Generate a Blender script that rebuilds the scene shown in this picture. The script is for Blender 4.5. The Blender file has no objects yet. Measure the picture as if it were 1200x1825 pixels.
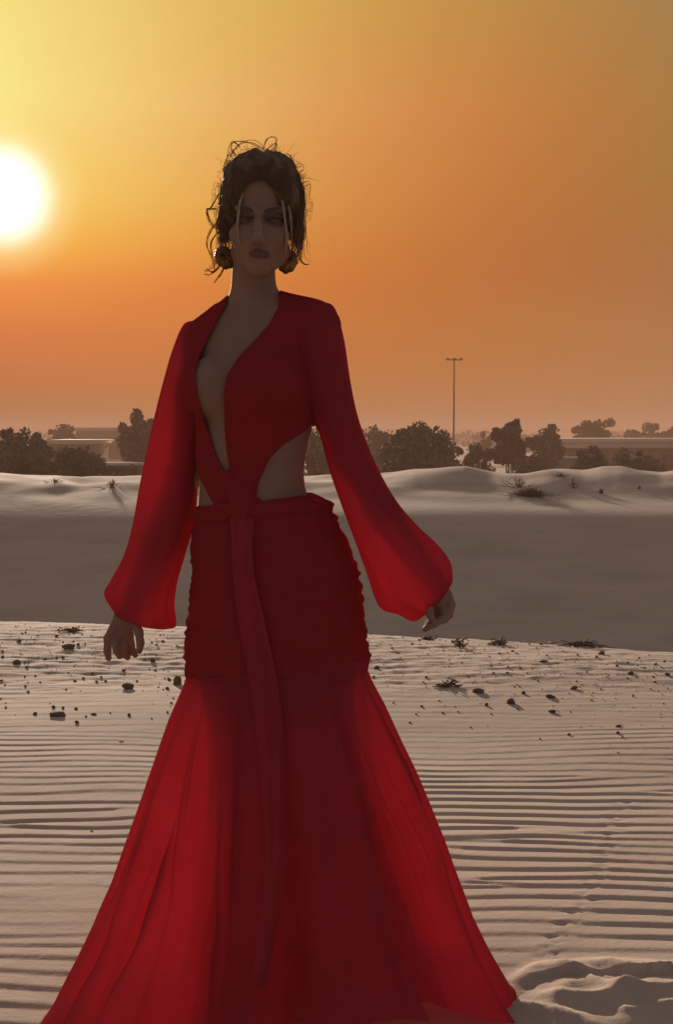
import bpy, bmesh, math, random
import numpy as np
from mathutils import Vector

random.seed(7)
rng = np.random.default_rng(7)
SC = bpy.context.scene
COL = SC.collection

# ------------------------------------------------------------------ camera, sky, sun, exposure
FPX, PW, PH = 2200.0, 1200.0, 1825.0            # focal length of the photograph in its own pixels
CAMZ, HORIZON = 1.21, 768.0
PITCH = math.atan((PH / 2 - HORIZON) / FPX)
cam_d = bpy.data.cameras.new('camera')
cam_d.sensor_fit = 'VERTICAL'
cam_d.sensor_height = 24.0
cam_d.lens = 24.0 * FPX / PH
cam_d.clip_start, cam_d.clip_end = 0.05, 6000
cam = bpy.data.objects.new('camera', cam_d)
COL.objects.link(cam)
cam.location = (0, 0, CAMZ)
cam.rotation_euler = (math.pi / 2 - PITCH, 0, 0)
SC.camera = cam

EXPOSURE = 0.42
SC.view_settings.view_transform = 'Standard'
SC.view_settings.look = 'None'
SC.view_settings.exposure = EXPOSURE
SC.view_settings.gamma = 1.0
SC.view_settings.use_curve_mapping = False
SC.cycles.use_denoising = True
SC.cycles.max_bounces = 10
SC.cycles.diffuse_bounces = 4
SC.cycles.transparent_max_bounces = 16
SC.cycles.volume_bounces = 1
SC.cycles.sample_clamp_indirect = 6.0

SUN_EL, SUN_AZ = math.radians(10.3), math.radians(-15.0)      # azimuth measured from +Y towards +X
SUN_DIR = Vector((math.sin(SUN_AZ) * math.cos(SUN_EL), math.cos(SUN_AZ) * math.cos(SUN_EL), math.sin(SUN_EL)))
sl = bpy.data.lights.new('sun', 'SUN')
sl.energy = 5.0
sl.angle = math.radians(2.0)                    # the low sun is blurred by dust
sl.color = (1.0, 0.80, 0.64)
sun = bpy.data.objects.new('sun', sl)
COL.objects.link(sun)
sun.rotation_euler = (-SUN_DIR).to_track_quat('-Z', 'Y').to_euler()


def lin(c):
    return tuple(((v / 255.0) / 12.92 if v / 255.0 <= 0.04045 else ((v / 255.0 + 0.055) / 1.055) ** 2.4) for v in c)


def build_world():
    w = bpy.data.worlds.new('World')
    SC.world = w
    w.use_nodes = True
    nt = w.node_tree
    nt.nodes.clear()
    N, L = nt.nodes.new, nt.links.new

    def math_n(op, a, b=None, clamp=False):
        n = N('ShaderNodeMath'); n.operation = op; n.use_clamp = clamp
        for i, v in enumerate((a, b)):
            if v is None: continue
            if isinstance(v, (int, float)): n.inputs[i].default_value = v
            else: L(v, n.inputs[i])
        return n.outputs[0]
    tc = N('ShaderNodeTexCoord')
    nz = N('ShaderNodeVectorMath'); nz.operation = 'NORMALIZE'; L(tc.outputs['Generated'], nz.inputs[0])
    sep = N('ShaderNodeSeparateXYZ'); L(nz.outputs[0], sep.inputs[0])
    el = math_n('DIVIDE', math_n('ARCSINE', sep.outputs['Z']), math.pi / 2)
    flat = N('ShaderNodeVectorMath'); flat.operation = 'MULTIPLY'; L(nz.outputs[0], flat.inputs[0]); flat.inputs[1].default_value = (1, 1, 0)
    fn = N('ShaderNodeVectorMath'); fn.operation = 'NORMALIZE'; L(flat.outputs[0], fn.inputs[0])
    dz = N('ShaderNodeVectorMath'); dz.operation = 'DOT_PRODUCT'; L(fn.outputs[0], dz.inputs[0])
    dz.inputs[1].default_value = (math.sin(SUN_AZ), math.cos(SUN_AZ), 0)
    az = math_n('MULTIPLY', math_n('ARCCOSINE', math_n('MINIMUM', dz.outputs['Value'], 0.99999)), 180 / math.pi)
    ds = N('ShaderNodeVectorMath'); ds.operation = 'DOT_PRODUCT'; L(nz.outputs[0], ds.inputs[0]); ds.inputs[1].default_value = SUN_DIR
    th = math_n('MULTIPLY', math_n('ARCCOSINE', math_n('MINIMUM', ds.outputs['Value'], 0.999999)), 180 / math.pi)

    def ramp(stops):
        """colour by elevation; stops are (degrees, linear colour)"""
        r = N('ShaderNodeValToRGB'); r.color_ramp.interpolation = 'LINEAR'
        e = r.color_ramp.elements
        while len(e) > 1: e.remove(e[-1])
        for i, (deg, c) in enumerate(stops):
            s = e[0] if i == 0 else e.new(deg / 90.0)
            s.position = max(deg, 0) / 90.0
            s.color = (*[max(float(v), 0.0) / 2 ** EXPOSURE for v in c], 1)
        L(el, r.inputs[0])
        return r.outputs[0]
    zen = [(45, (128, 124, 122)), (90, (118, 128, 144))]
    t0 = [(0, (140, 66, 24)), (2.0, (172, 66, 0)), (4.2, (204, 82, 0)), (6.5, (238, 122, 0)), (8.2, (253, 178, 36)), (10.3, (255, 214, 90)),
          (14.5, (255, 236, 136)), (19, (255, 231, 126)), (28, (204, 170, 110))] + zen
    t1 = [(0, (178, 108, 62)), (2.8, (190, 104, 38)), (6.7, (205, 109, 20)), (10.6, (219, 139, 26)), (14.5, (226, 154, 44)),
          (19, (217, 165, 76)), (28, (172, 142, 98))] + zen
    t2 = [(0, (174, 122, 86)), (2.8, (178, 119, 72)), (6.7, (175, 112, 60)), (10.6, (170, 121, 56)), (14.5, (169, 127, 63)),
          (19, (167, 131, 77)), (28, (146, 124, 94))] + zen
    degs = np.array([0, 1, 2, 3, 4.2, 5.4, 6.6, 7.5, 8.4, 9.4, 10.4, 12, 14.5, 17, 19, 23, 28, 36, 45, 90], float)

    def table(t):
        e = np.array([q[0] for q in t], float); c = np.array([lin(q[1]) for q in t])
        return np.stack([np.interp(degs, e, c[:, k]) for k in range(3)], 1)
    c0, c1, c2 = table(t0), table(t1), table(t2)
    cm = 2 * c1 - 0.5 * (c0 + c2)                           # middle control of a smooth curve through the three
    r0, r1, r2 = (ramp(list(zip(degs, c))) for c in (c0, cm, c2))
    r3 = ramp([(d_, lin(c_)) for d_, c_ in [(0, (134, 124, 122)), (15, (126, 124, 128))] + zen])

    def mix(f, a, b, kind='MIX'):
        m = N('ShaderNodeMix'); m.data_type = 'RGBA'; m.blend_type = kind
        if isinstance(f, (int, float)): m.inputs['Factor'].default_value = f
        else: L(f, m.inputs['Factor'])
        for v, s in ((a, m.inputs[6]), (b, m.inputs[7])):
            if isinstance(v, tuple): s.default_value = v
            else: L(v, s)
        return m.outputs[2]

    def rng_n(v, a, b, c=0.0, d=1.0, smooth=True):
        n = N('ShaderNodeMapRange'); n.interpolation_type = 'SMOOTHSTEP' if smooth else 'LINEAR'
        L(v, n.inputs[0])
        for i, x in zip((1, 2, 3, 4), (a, b, c, d)): n.inputs[i].default_value = x
        return n.outputs[0]
    ta = rng_n(az, 0, 31, smooth=False)
    c = mix(ta, mix(ta, r0, r1), mix(ta, r1, r2))
    c = mix(rng_n(az, 31, 120), c, r3)
    halo = rng_n(th, 0.8, 3.9, 1.0, 0.0)
    c = mix(math_n('MULTIPLY', halo, 0.85), c, (0.82, 0.70, 0.36, 1))
    core = rng_n(th, 0.5, 2.7, 1.0, 0.0)
    c = mix(core, c, (1.4, 1.36, 1.27, 1))
    sky = N('ShaderNodeTexSky'); sky.sky_type = 'NISHITA'; sky.sun_disc = False
    sky.sun_elevation = SUN_EL; sky.sun_rotation = SUN_AZ
    sky.dust_density = 2.0; sky.air_density = 1.0; sky.ozone_density = 1.0
    bg1 = N('ShaderNodeBackground'); L(c, bg1.inputs[0]); bg1.inputs[1].default_value = 0.92
    bg2 = N('ShaderNodeBackground'); L(sky.outputs[0], bg2.inputs[0]); bg2.inputs[1].default_value = 0.05
    # clear-sky light is filtered by the dust: only a small share of it comes through
    ms = N('ShaderNodeMixShader'); ms.inputs[0].default_value = 0.03
    L(bg1.outputs[0], ms.inputs[1]); L(bg2.outputs[0], ms.inputs[2])
    out = N('ShaderNodeOutputWorld'); L(ms.outputs[0], out.inputs[0])


build_world()

# ------------------------------------------------------------------ helpers
CP, SP = math.cos(PITCH), math.sin(PITCH)


def W(px, py, Y):
    """world point seen at photograph pixel (px, py) on the upright plane y = Y"""
    xc, yc = (px - PW / 2) / FPX, (PH / 2 - py) / FPX
    t = Y / (CP + yc * SP)
    return np.array([xc * t, Y, CAMZ + t * (-SP + yc * CP)])


def project(x, y, z):
    dx, dy, dz = x, y, z - CAMZ
    f = dy * CP - dz * SP
    u = dy * SP + dz * CP
    return PW / 2 + FPX * dx / f, PH / 2 - FPX * u / f


def ground_dist(py):
    yc = (PH / 2 - py) / FPX
    return CAMZ / -((-SP + yc * CP) / (CP + yc * SP))


def mesh_np(name, V, F, smooth=True):
    """mesh from an (n,3) array and an (m,3) or (m,4) array of indices"""
    V = np.ascontiguousarray(V, dtype=np.float32); F = np.ascontiguousarray(F, dtype=np.int32)
    me = bpy.data.meshes.new(name)
    n, k = F.shape
    me.vertices.add(len(V)); me.vertices.foreach_set('co', V.ravel())
    me.loops.add(n * k); me.loops.foreach_set('vertex_index', F.ravel())
    me.polygons.add(n)
    me.polygons.foreach_set('loop_start', np.arange(0, n * k, k, dtype=np.int32))
    me.polygons.foreach_set('loop_total', np.full(n, k, dtype=np.int32))
    me.update(calc_edges=True)
    me.validate()
    if smooth:
        me.polygons.foreach_set('use_smooth', np.ones(len(me.polygons), dtype=bool))
    return me


def link(name, me, mat=None, parent=None, loc=None):
    o = bpy.data.objects.new(name, me)
    COL.objects.link(o)
    if mat is not None:
        if len(me.materials) == 0: me.materials.append(mat)
    if parent is not None: o.parent = parent
    if loc is not None: o.location = loc
    return o


def tag(o, label=None, cat=None, group=None, kind=None):
    for k, v in (('label', label), ('category', cat), ('group', group), ('kind', kind)):
        if v: o[k] = v
    return o


def empty(name, loc, label, cat, group=None):
    o = bpy.data.objects.new(name, None)
    COL.objects.link(o); o.location = loc; o.empty_display_size = 0.1
    return tag(o, label, cat, group)


def merge(parts):
    """join (V, F) arrays"""
    Vs, Fs, n = [], [], 0
    for V, F in parts:
        Vs.append(V); Fs.append(F + n); n += len(V)
    return np.concatenate(Vs), np.concatenate(Fs)


def tube(P, R, sides=6, cap=True):
    """quads of a tube through points P (n,3) with radii R"""
    P = np.asarray(P, float); n = len(P); R = np.broadcast_to(np.asarray(R, float), (n,))
    T = np.gradient(P, axis=0); T /= np.linalg.norm(T, axis=1, keepdims=True) + 1e-12
    ref = np.array([0.31, 0.2, 0.93]) if abs(T[0] @ np.array([0.31, 0.2, 0.93])) < 0.9 else np.array([1.0, 0, 0])
    A = np.cross(T, ref); A /= np.linalg.norm(A, axis=1, keepdims=True) + 1e-12
    B = np.cross(T, A)
    a = np.linspace(0, 2 * np.pi, sides, endpoint=False)
    V = P[:, None] + R[:, None, None] * (np.cos(a)[None, :, None] * A[:, None] + np.sin(a)[None, :, None] * B[:, None])
    V = V.reshape(-1, 3)
    i, j = np.meshgrid(np.arange(n - 1), np.arange(sides), indexing='ij')
    j2 = (j + 1) % sides
    F = np.stack([i * sides + j, i * sides + j2, (i + 1) * sides + j2, (i + 1) * sides + j], -1).reshape(-1, 4)
    if cap:
        V = np.concatenate([V, P[:1], P[-1:]])
        c0, c1 = n * sides, n * sides + 1
        q = np.arange(0, sides, 2)
        e0 = np.stack([np.full_like(q, c0), (q + 2) % sides, (q + 1) % sides, q], -1)
        o = (n - 1) * sides
        e1 = np.stack([np.full_like(q, c1), o + q, o + (q + 1) % sides, o + (q + 2) % sides], -1)
        F = np.concatenate([F, e0, e1])
    return V, F


def box(cx, cy, cz, sx, sy, sz):
    s = np.array([[-1, -1, -1], [1, -1, -1], [1, 1, -1], [-1, 1, -1], [-1, -1, 1], [1, -1, 1], [1, 1, 1], [-1, 1, 1]]) * 0.5
    V = s * np.array([sx, sy, sz]) + np.array([cx, cy, cz])
    F = np.array([[3, 2, 1, 0], [4, 5, 6, 7], [0, 1, 5, 4], [1, 2, 6, 5], [2, 3, 7, 6], [3, 0, 4, 7]])
    return V, F


def catmull(P, n):
    P = np.asarray(P, float)
    m = len(P)
    t = np.linspace(0, m - 1, n)
    i = np.clip(t.astype(int), 0, m - 2); f = (t - i)[:, None]
    p0, p1, p2, p3 = P[np.maximum(i - 1, 0)], P[i], P[i + 1], P[np.minimum(i + 2, m - 1)]
    return 0.5 * (2 * p1 + (p2 - p0) * f + (2 * p0 - 5 * p1 + 4 * p2 - p3) * f ** 2 + (3 * p1 - p0 - 3 * p2 + p3) * f ** 3)


_perm = np.random.default_rng(3).permutation(512)
_grad = np.random.default_rng(4).normal(size=(512, 2)); _grad /= np.linalg.norm(_grad, axis=1, keepdims=True)


def perlin(x, y):
    xi, yi = np.floor(x).astype(np.int64), np.floor(y).astype(np.int64)
    xf, yf = x - xi, y - yi
    u, v = xf ** 3 * (xf * (xf * 6 - 15) + 10), yf ** 3 * (yf * (yf * 6 - 15) + 10)

    def g(ix, iy, fx, fy):
        h = _perm[(_perm[ix & 511] + iy) & 511]
        return _grad[h, 0] * fx + _grad[h, 1] * fy
    a, b = g(xi, yi, xf, yf), g(xi + 1, yi, xf - 1, yf)
    c, d = g(xi, yi + 1, xf, yf - 1), g(xi + 1, yi + 1, xf - 1, yf - 1)
    return 1.5 * ((a + u * (b - a)) + v * ((c + u * (d - c)) - (a + u * (b - a))))


def sstep(a, b, x):
    t = np.clip((x - a) / (b - a), 0, 1)
    return t * t * (3 - 2 * t)


# ------------------------------------------------------------------ materials
def material(name, base, rough=0.8, var=None, scale=5.0, bump=0.0, bump_scale=60.0, spec=0.3, detail=4.0, attr=None, metallic=0.0):
    m = bpy.data.materials.new(name); m.use_nodes = True
    nt = m.node_tree; N, L = nt.nodes.new, nt.links.new
    b = nt.nodes['Principled BSDF']
    b.inputs['Roughness'].default_value = rough
    b.inputs['Specular IOR Level'].default_value = spec
    b.inputs['Metallic'].default_value = metallic
    tc = N('ShaderNodeTexCoord')
    if var is not None:
        nz = N('ShaderNodeTexNoise'); nz.inputs['Scale'].default_value = scale; nz.inputs['Detail'].default_value = detail
        L(tc.outputs['Object'], nz.inputs['Vector'])
        r = N('ShaderNodeValToRGB')
        r.color_ramp.elements[0].position, r.color_ramp.elements[1].position = 0.35, 0.68
        r.color_ramp.elements[0].color = (*base, 1); r.color_ramp.elements[1].color = (*var, 1)
        L(nz.outputs['Fac'], r.inputs[0])
        L(r.outputs[0], b.inputs['Base Color'])
    else:
        b.inputs['Base Color'].default_value = (*base, 1)
    if attr:
        a = N('ShaderNodeAttribute'); a.attribute_name = attr
        L(a.outputs['Color'], b.inputs['Base Color'])
    if bump:
        n2 = N('ShaderNodeTexNoise'); n2.inputs['Scale'].default_value = bump_scale; n2.inputs['Detail'].default_value = 6
        L(tc.outputs['Object'], n2.inputs['Vector'])
        bp = N('ShaderNodeBump'); bp.inputs['Strength'].default_value = 1.0; bp.inputs['Distance'].default_value = bump
        L(n2.outputs['Fac'], bp.inputs['Height']); L(bp.outputs[0], b.inputs['Normal'])
    return m


def sheer_fabric(name, col, through, clear, tint):
    """thin cloth: light goes through it, and some of what is behind shows"""
    m = bpy.data.materials.new(name); m.use_nodes = True
    nt = m.node_tree; N, L = nt.nodes.new, nt.links.new
    nt.nodes.clear()
    tc = N('ShaderNodeTexCoord')
    nz = N('ShaderNodeTexNoise'); nz.inputs['Scale'].default_value = 9; nz.inputs['Detail'].default_value = 5
    L(tc.outputs['Object'], nz.inputs['Vector'])
    r = N('ShaderNodeValToRGB')
    r.color_ramp.elements[0].color = (*[c * 0.85 for c in col], 1); r.color_ramp.elements[1].color = (*[min(1, c * 1.12) for c in col], 1)
    L(nz.outputs['Fac'], r.inputs[0])
    d = N('ShaderNodeBsdfDiffuse'); t = N('ShaderNodeBsdfTranslucent'); x = N('ShaderNodeBsdfTransparent')
    L(r.outputs[0], d.inputs[0]); L(r.outputs[0], t.inputs[0]); x.inputs[0].default_value = (*tint, 1)
    wv = N('ShaderNodeTexNoise'); wv.inputs['Scale'].default_value = 260; wv.inputs['Detail'].default_value = 2
    L(tc.outputs['Object'], wv.inputs['Vector'])
    bp = N('ShaderNodeBump'); bp.inputs['Distance'].default_value = 0.0006; L(wv.outputs['Fac'], bp.inputs['Height'])
    L(bp.outputs[0], d.inputs['Normal'])
    a = N('ShaderNodeMixShader'); a.inputs[0].default_value = through
    L(d.outputs[0], a.inputs[1]); L(t.outputs[0], a.inputs[2])
    b = N('ShaderNodeMixShader'); b.inputs[0].default_value = clear
    L(a.outputs[0], b.inputs[1]); L(x.outputs[0], b.inputs[2])
    o = N('ShaderNodeOutputMaterial'); L(b.outputs[0], o.inputs[0])
    return m


def sand_material():
    m = bpy.data.materials.new('sand'); m.use_nodes = True
    nt = m.node_tree; N, L = nt.nodes.new, nt.links.new
    b = nt.nodes['Principled BSDF']; b.inputs['Roughness'].default_value = 0.95; b.inputs['Specular IOR Level'].default_value = 0.1
    tc = N('ShaderNodeTexCoord')
    n1 = N('ShaderNodeTexNoise'); n1.inputs['Scale'].default_value = 1.3; n1.inputs['Detail'].default_value = 6
    mp = N('ShaderNodeMapping'); mp.inputs['Scale'].default_value = (0.5, 1.6, 1)
    L(tc.outputs['Object'], mp.inputs[0]); L(mp.outputs[0], n1.inputs['Vector'])
    r = N('ShaderNodeValToRGB')
    r.color_ramp.elements[0].position, r.color_ramp.elements[1].position = 0.3, 0.72
    r.color_ramp.elements[0].color = (0.45, 0.365, 0.30, 1); r.color_ramp.elements[1].color = (0.56, 0.46, 0.385, 1)
    L(n1.outputs['Fac'], r.inputs[0])
    n2 = N('ShaderNodeTexNoise'); n2.inputs['Scale'].default_value = 420; n2.inputs['Detail'].default_value = 3
    L(tc.outputs['Object'], n2.inputs['Vector'])
    r2 = N('ShaderNodeValToRGB')
    r2.color_ramp.elements[0].position, r2.color_ramp.elements[1].position = 0.3, 0.6
    r2.color_ramp.elements[0].color = (0.78, 0.75, 0.72, 1); r2.color_ramp.elements[1].color = (1, 1, 1, 1)
    L(n2.outputs['Fac'], r2.inputs[0])
    mx = N('ShaderNodeMix'); mx.data_type = 'RGBA'; mx.blend_type = 'MULTIPLY'; mx.inputs['Factor'].default_value = 1
    L(r.outputs[0], mx.inputs[6]); L(r2.outputs[0], mx.inputs[7])
    L(mx.outputs[2], b.inputs['Base Color'])
    n3 = N('ShaderNodeTexNoise'); n3.inputs['Scale'].default_value = 70; n3.inputs['Detail'].default_value = 8
    L(tc.outputs['Object'], n3.inputs['Vector'])
    bp = N('ShaderNodeBump'); bp.inputs['Strength'].default_value = 0.6; bp.inputs['Distance'].default_value = 0.0016
    n4 = N('ShaderNodeTexNoise'); n4.inputs['Scale'].default_value = 5; n4.inputs['Detail'].default_value = 5
    L(tc.outputs['Object'], n4.inputs['Vector'])
    bp2 = N('ShaderNodeBump'); bp2.inputs['Strength'].default_value = 0.6; bp2.inputs['Distance'].default_value = 0.010
    L(n4.outputs['Fac'], bp2.inputs['Height']); L(bp2.outputs[0], bp.inputs['Normal'])
    L(n3.outputs['Fac'], bp.inputs['Height']); L(bp.outputs[0], b.inputs['Normal'])
    return m


M = {
    'sand': sand_material(),
    'stone': material('stone', (0.10, 0.072, 0.056), 0.95, (0.24, 0.175, 0.135), 30, 0.003, 90),
    'pale_stone': material('pale_stone', (0.5, 0.44, 0.38), 0.8, (0.62, 0.56, 0.5), 30),
    'twig': material('twig', (0.12, 0.09, 0.065), 0.9, (0.21, 0.165, 0.125), 40),
    'leaf': material('leaf', (0.085, 0.082, 0.068), 0.9, (0.15, 0.14, 0.118), 0.9),
    'leaf_olive': material('leaf_olive', (0.09, 0.083, 0.068), 0.9, (0.16, 0.145, 0.12), 0.9),
    'bark': material('bark', (0.07, 0.05, 0.035), 0.95, (0.14, 0.1, 0.07), 6),
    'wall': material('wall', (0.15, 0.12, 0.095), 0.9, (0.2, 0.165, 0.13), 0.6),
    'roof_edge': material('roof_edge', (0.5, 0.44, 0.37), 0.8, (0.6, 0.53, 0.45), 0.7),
    'dark': material('dark', (0.035, 0.03, 0.025), 0.8, (0.055, 0.045, 0.04), 2),
    'metal': material('metal', (0.2, 0.14, 0.1), 0.8, (0.26, 0.19, 0.14), 2),
    'skin': material('skin', (0.26, 0.15, 0.11), 0.7, spec=0.12, attr='skin_tone', bump=0.0004, bump_scale=220),
    'hair': material('hair', (0.075, 0.046, 0.03), 0.55, (0.16, 0.10, 0.066), 60, spec=0.12),
    'hair_strand': sheer_fabric('hair_strand', (0.24, 0.15, 0.09), 0.35, 0.0, (1, 1, 1)),
    'hair_light': material('hair_light', (0.30, 0.21, 0.15), 0.5, (0.42, 0.31, 0.23), 60, spec=0.4),
    'brow': material('brow', (0.09, 0.055, 0.04), 0.8),
    'eye': material('eye', (0.03, 0.02, 0.018), 0.25, spec=0.5),
    'bronze': material('bronze', (0.16, 0.075, 0.03), 0.38, (0.24, 0.12, 0.05), 30, metallic=0.7),
    'cloth': sheer_fabric('cloth', (0.30, 0.025, 0.032), 0.15, 0.0, (0.9, 0.1, 0.1)),
    'sash_cloth': sheer_fabric('sash_cloth', (0.52, 0.06, 0.085), 0.5, 0.0, (0.85, 0.14, 0.15)),
    'shading_lining': sheer_fabric('shading_lining', (0.70, 0.07, 0.105), 0.74, 0.0, (0.85, 0.14, 0.15)),  # for the inner tube added to darken the flare
    'sheer': sheer_fabric('sheer', (0.58, 0.078, 0.115), 0.66, 0.05, (0.85, 0.14, 0.15)),
}

# ------------------------------------------------------------------ ground
_ctrl = np.array([(-20, 0.05), (0, 0), (6.9, 0), (7.2, -0.01), (7.7, -0.09), (9.0, -0.5), (11.5, -1.35), (14, -1.95), (15.6, -1.85), (16.6, -1.36),
                  (18.4, -0.63), (19.5, -0.21), (20.2, -0.09), (21.3, -0.03), (22.3, 0.05), (23.4, 0.20), (24.6, 0.38), (25.6, 0.40), (28, 0.1), (34, -0.6), (42, -1.1), (60, -1.7),
                  (120, -3.0), (300, -3.8), (800, -2.6), (1500, -1.2)])
_tab_d = np.concatenate([np.arange(-20, 60, 0.05), np.geomspace(60, 1500, 400)])
_tab_z = np.interp(_tab_d, _ctrl[:, 0], _ctrl[:, 1])
_k = np.exp(-0.5 * (np.arange(-30, 31) / 7.0) ** 2); _k /= _k.sum()
_tab_s = np.convolve(np.pad(_tab_z, 30, mode='edge'), _k, mode='valid')
_wide = np.exp(-0.5 * (np.arange(-60, 61) / 22.0) ** 2); _wide /= _wide.sum()
_tab_w = np.convolve(np.pad(_tab_z, 60, mode='edge'), _wide, mode='valid')
_tab_s = np.where(_tab_d < 60, _tab_s, _tab_z); _tab_w = np.where(_tab_d < 56, _tab_w, _tab_z)
_ridge = np.array([(-900, 850), (0, 847), (40, 850), (75, 855), (105, 853), (145, 862), (190, 859), (300, 856), (420, 858), (560, 856), (650, 852), (700, 847), (740, 840), (830, 833), (880, 843),
                   (930, 846), (980, 838), (1040, 840), (1075, 834), (1110, 834), (1150, 842), (1180, 845), (1200, 841), (1300, 836), (2100, 845)], float)
_fork = np.random.default_rng(11)
_forks = [(_fork.uniform(-1.9, 1.9), _fork.uniform(2.3, 6.3), _fork.choice([-1, 1])) for _ in range(80)]
_tracks = []
_pa = catmull([W(985, 1700, 2.7)[[0]].tolist() + [ground_dist(1700)], [W(1050, 1600, 3.1)[0], ground_dist(1600)],
               [W(1080, 1500, 3.6)[0], ground_dist(1500)], [W(1105, 1430, 4.0)[0], ground_dist(1430)]], 34)
for _i, _p in enumerate(_pa):
    _tracks.append((_p[0] + (0.012 if _i % 2 else -0.012) + random.uniform(-.008, .008), _p[1] + random.uniform(-.02, .02)))


def _gl(pts):
    return [(W(a, b, ground_dist(b + 14))[0], ground_dist(b + 14)) for a, b in pts]


_crests = [(_gl([(870, 1738), (915, 1724), (960, 1703), (1020, 1699), (1100, 1694), (1300, 1690)]), 0.040, 0.050),
           (_gl([(985, 1706), (1030, 1722), (1075, 1752), (1112, 1760)]), 0.030, 0.040),
           (_gl([(1085, 1704), (1120, 1716), (1170, 1722), (1300, 1738)]), 0.026, 0.035),
           (_gl([(1000, 1774), (1050, 1778), (1090, 1768), (1130, 1760), (1200, 1764), (1300, 1756)]), 0.036, 0.045),
           (_gl([(880, 1782), (930, 1786), (975, 1798), (1030, 1822), (1080, 1850)]), 0.034, 0.045),
           (_gl([(1120, 1800), (1180, 1788), (1300, 1800)]), 0.024, 0.04)]


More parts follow.
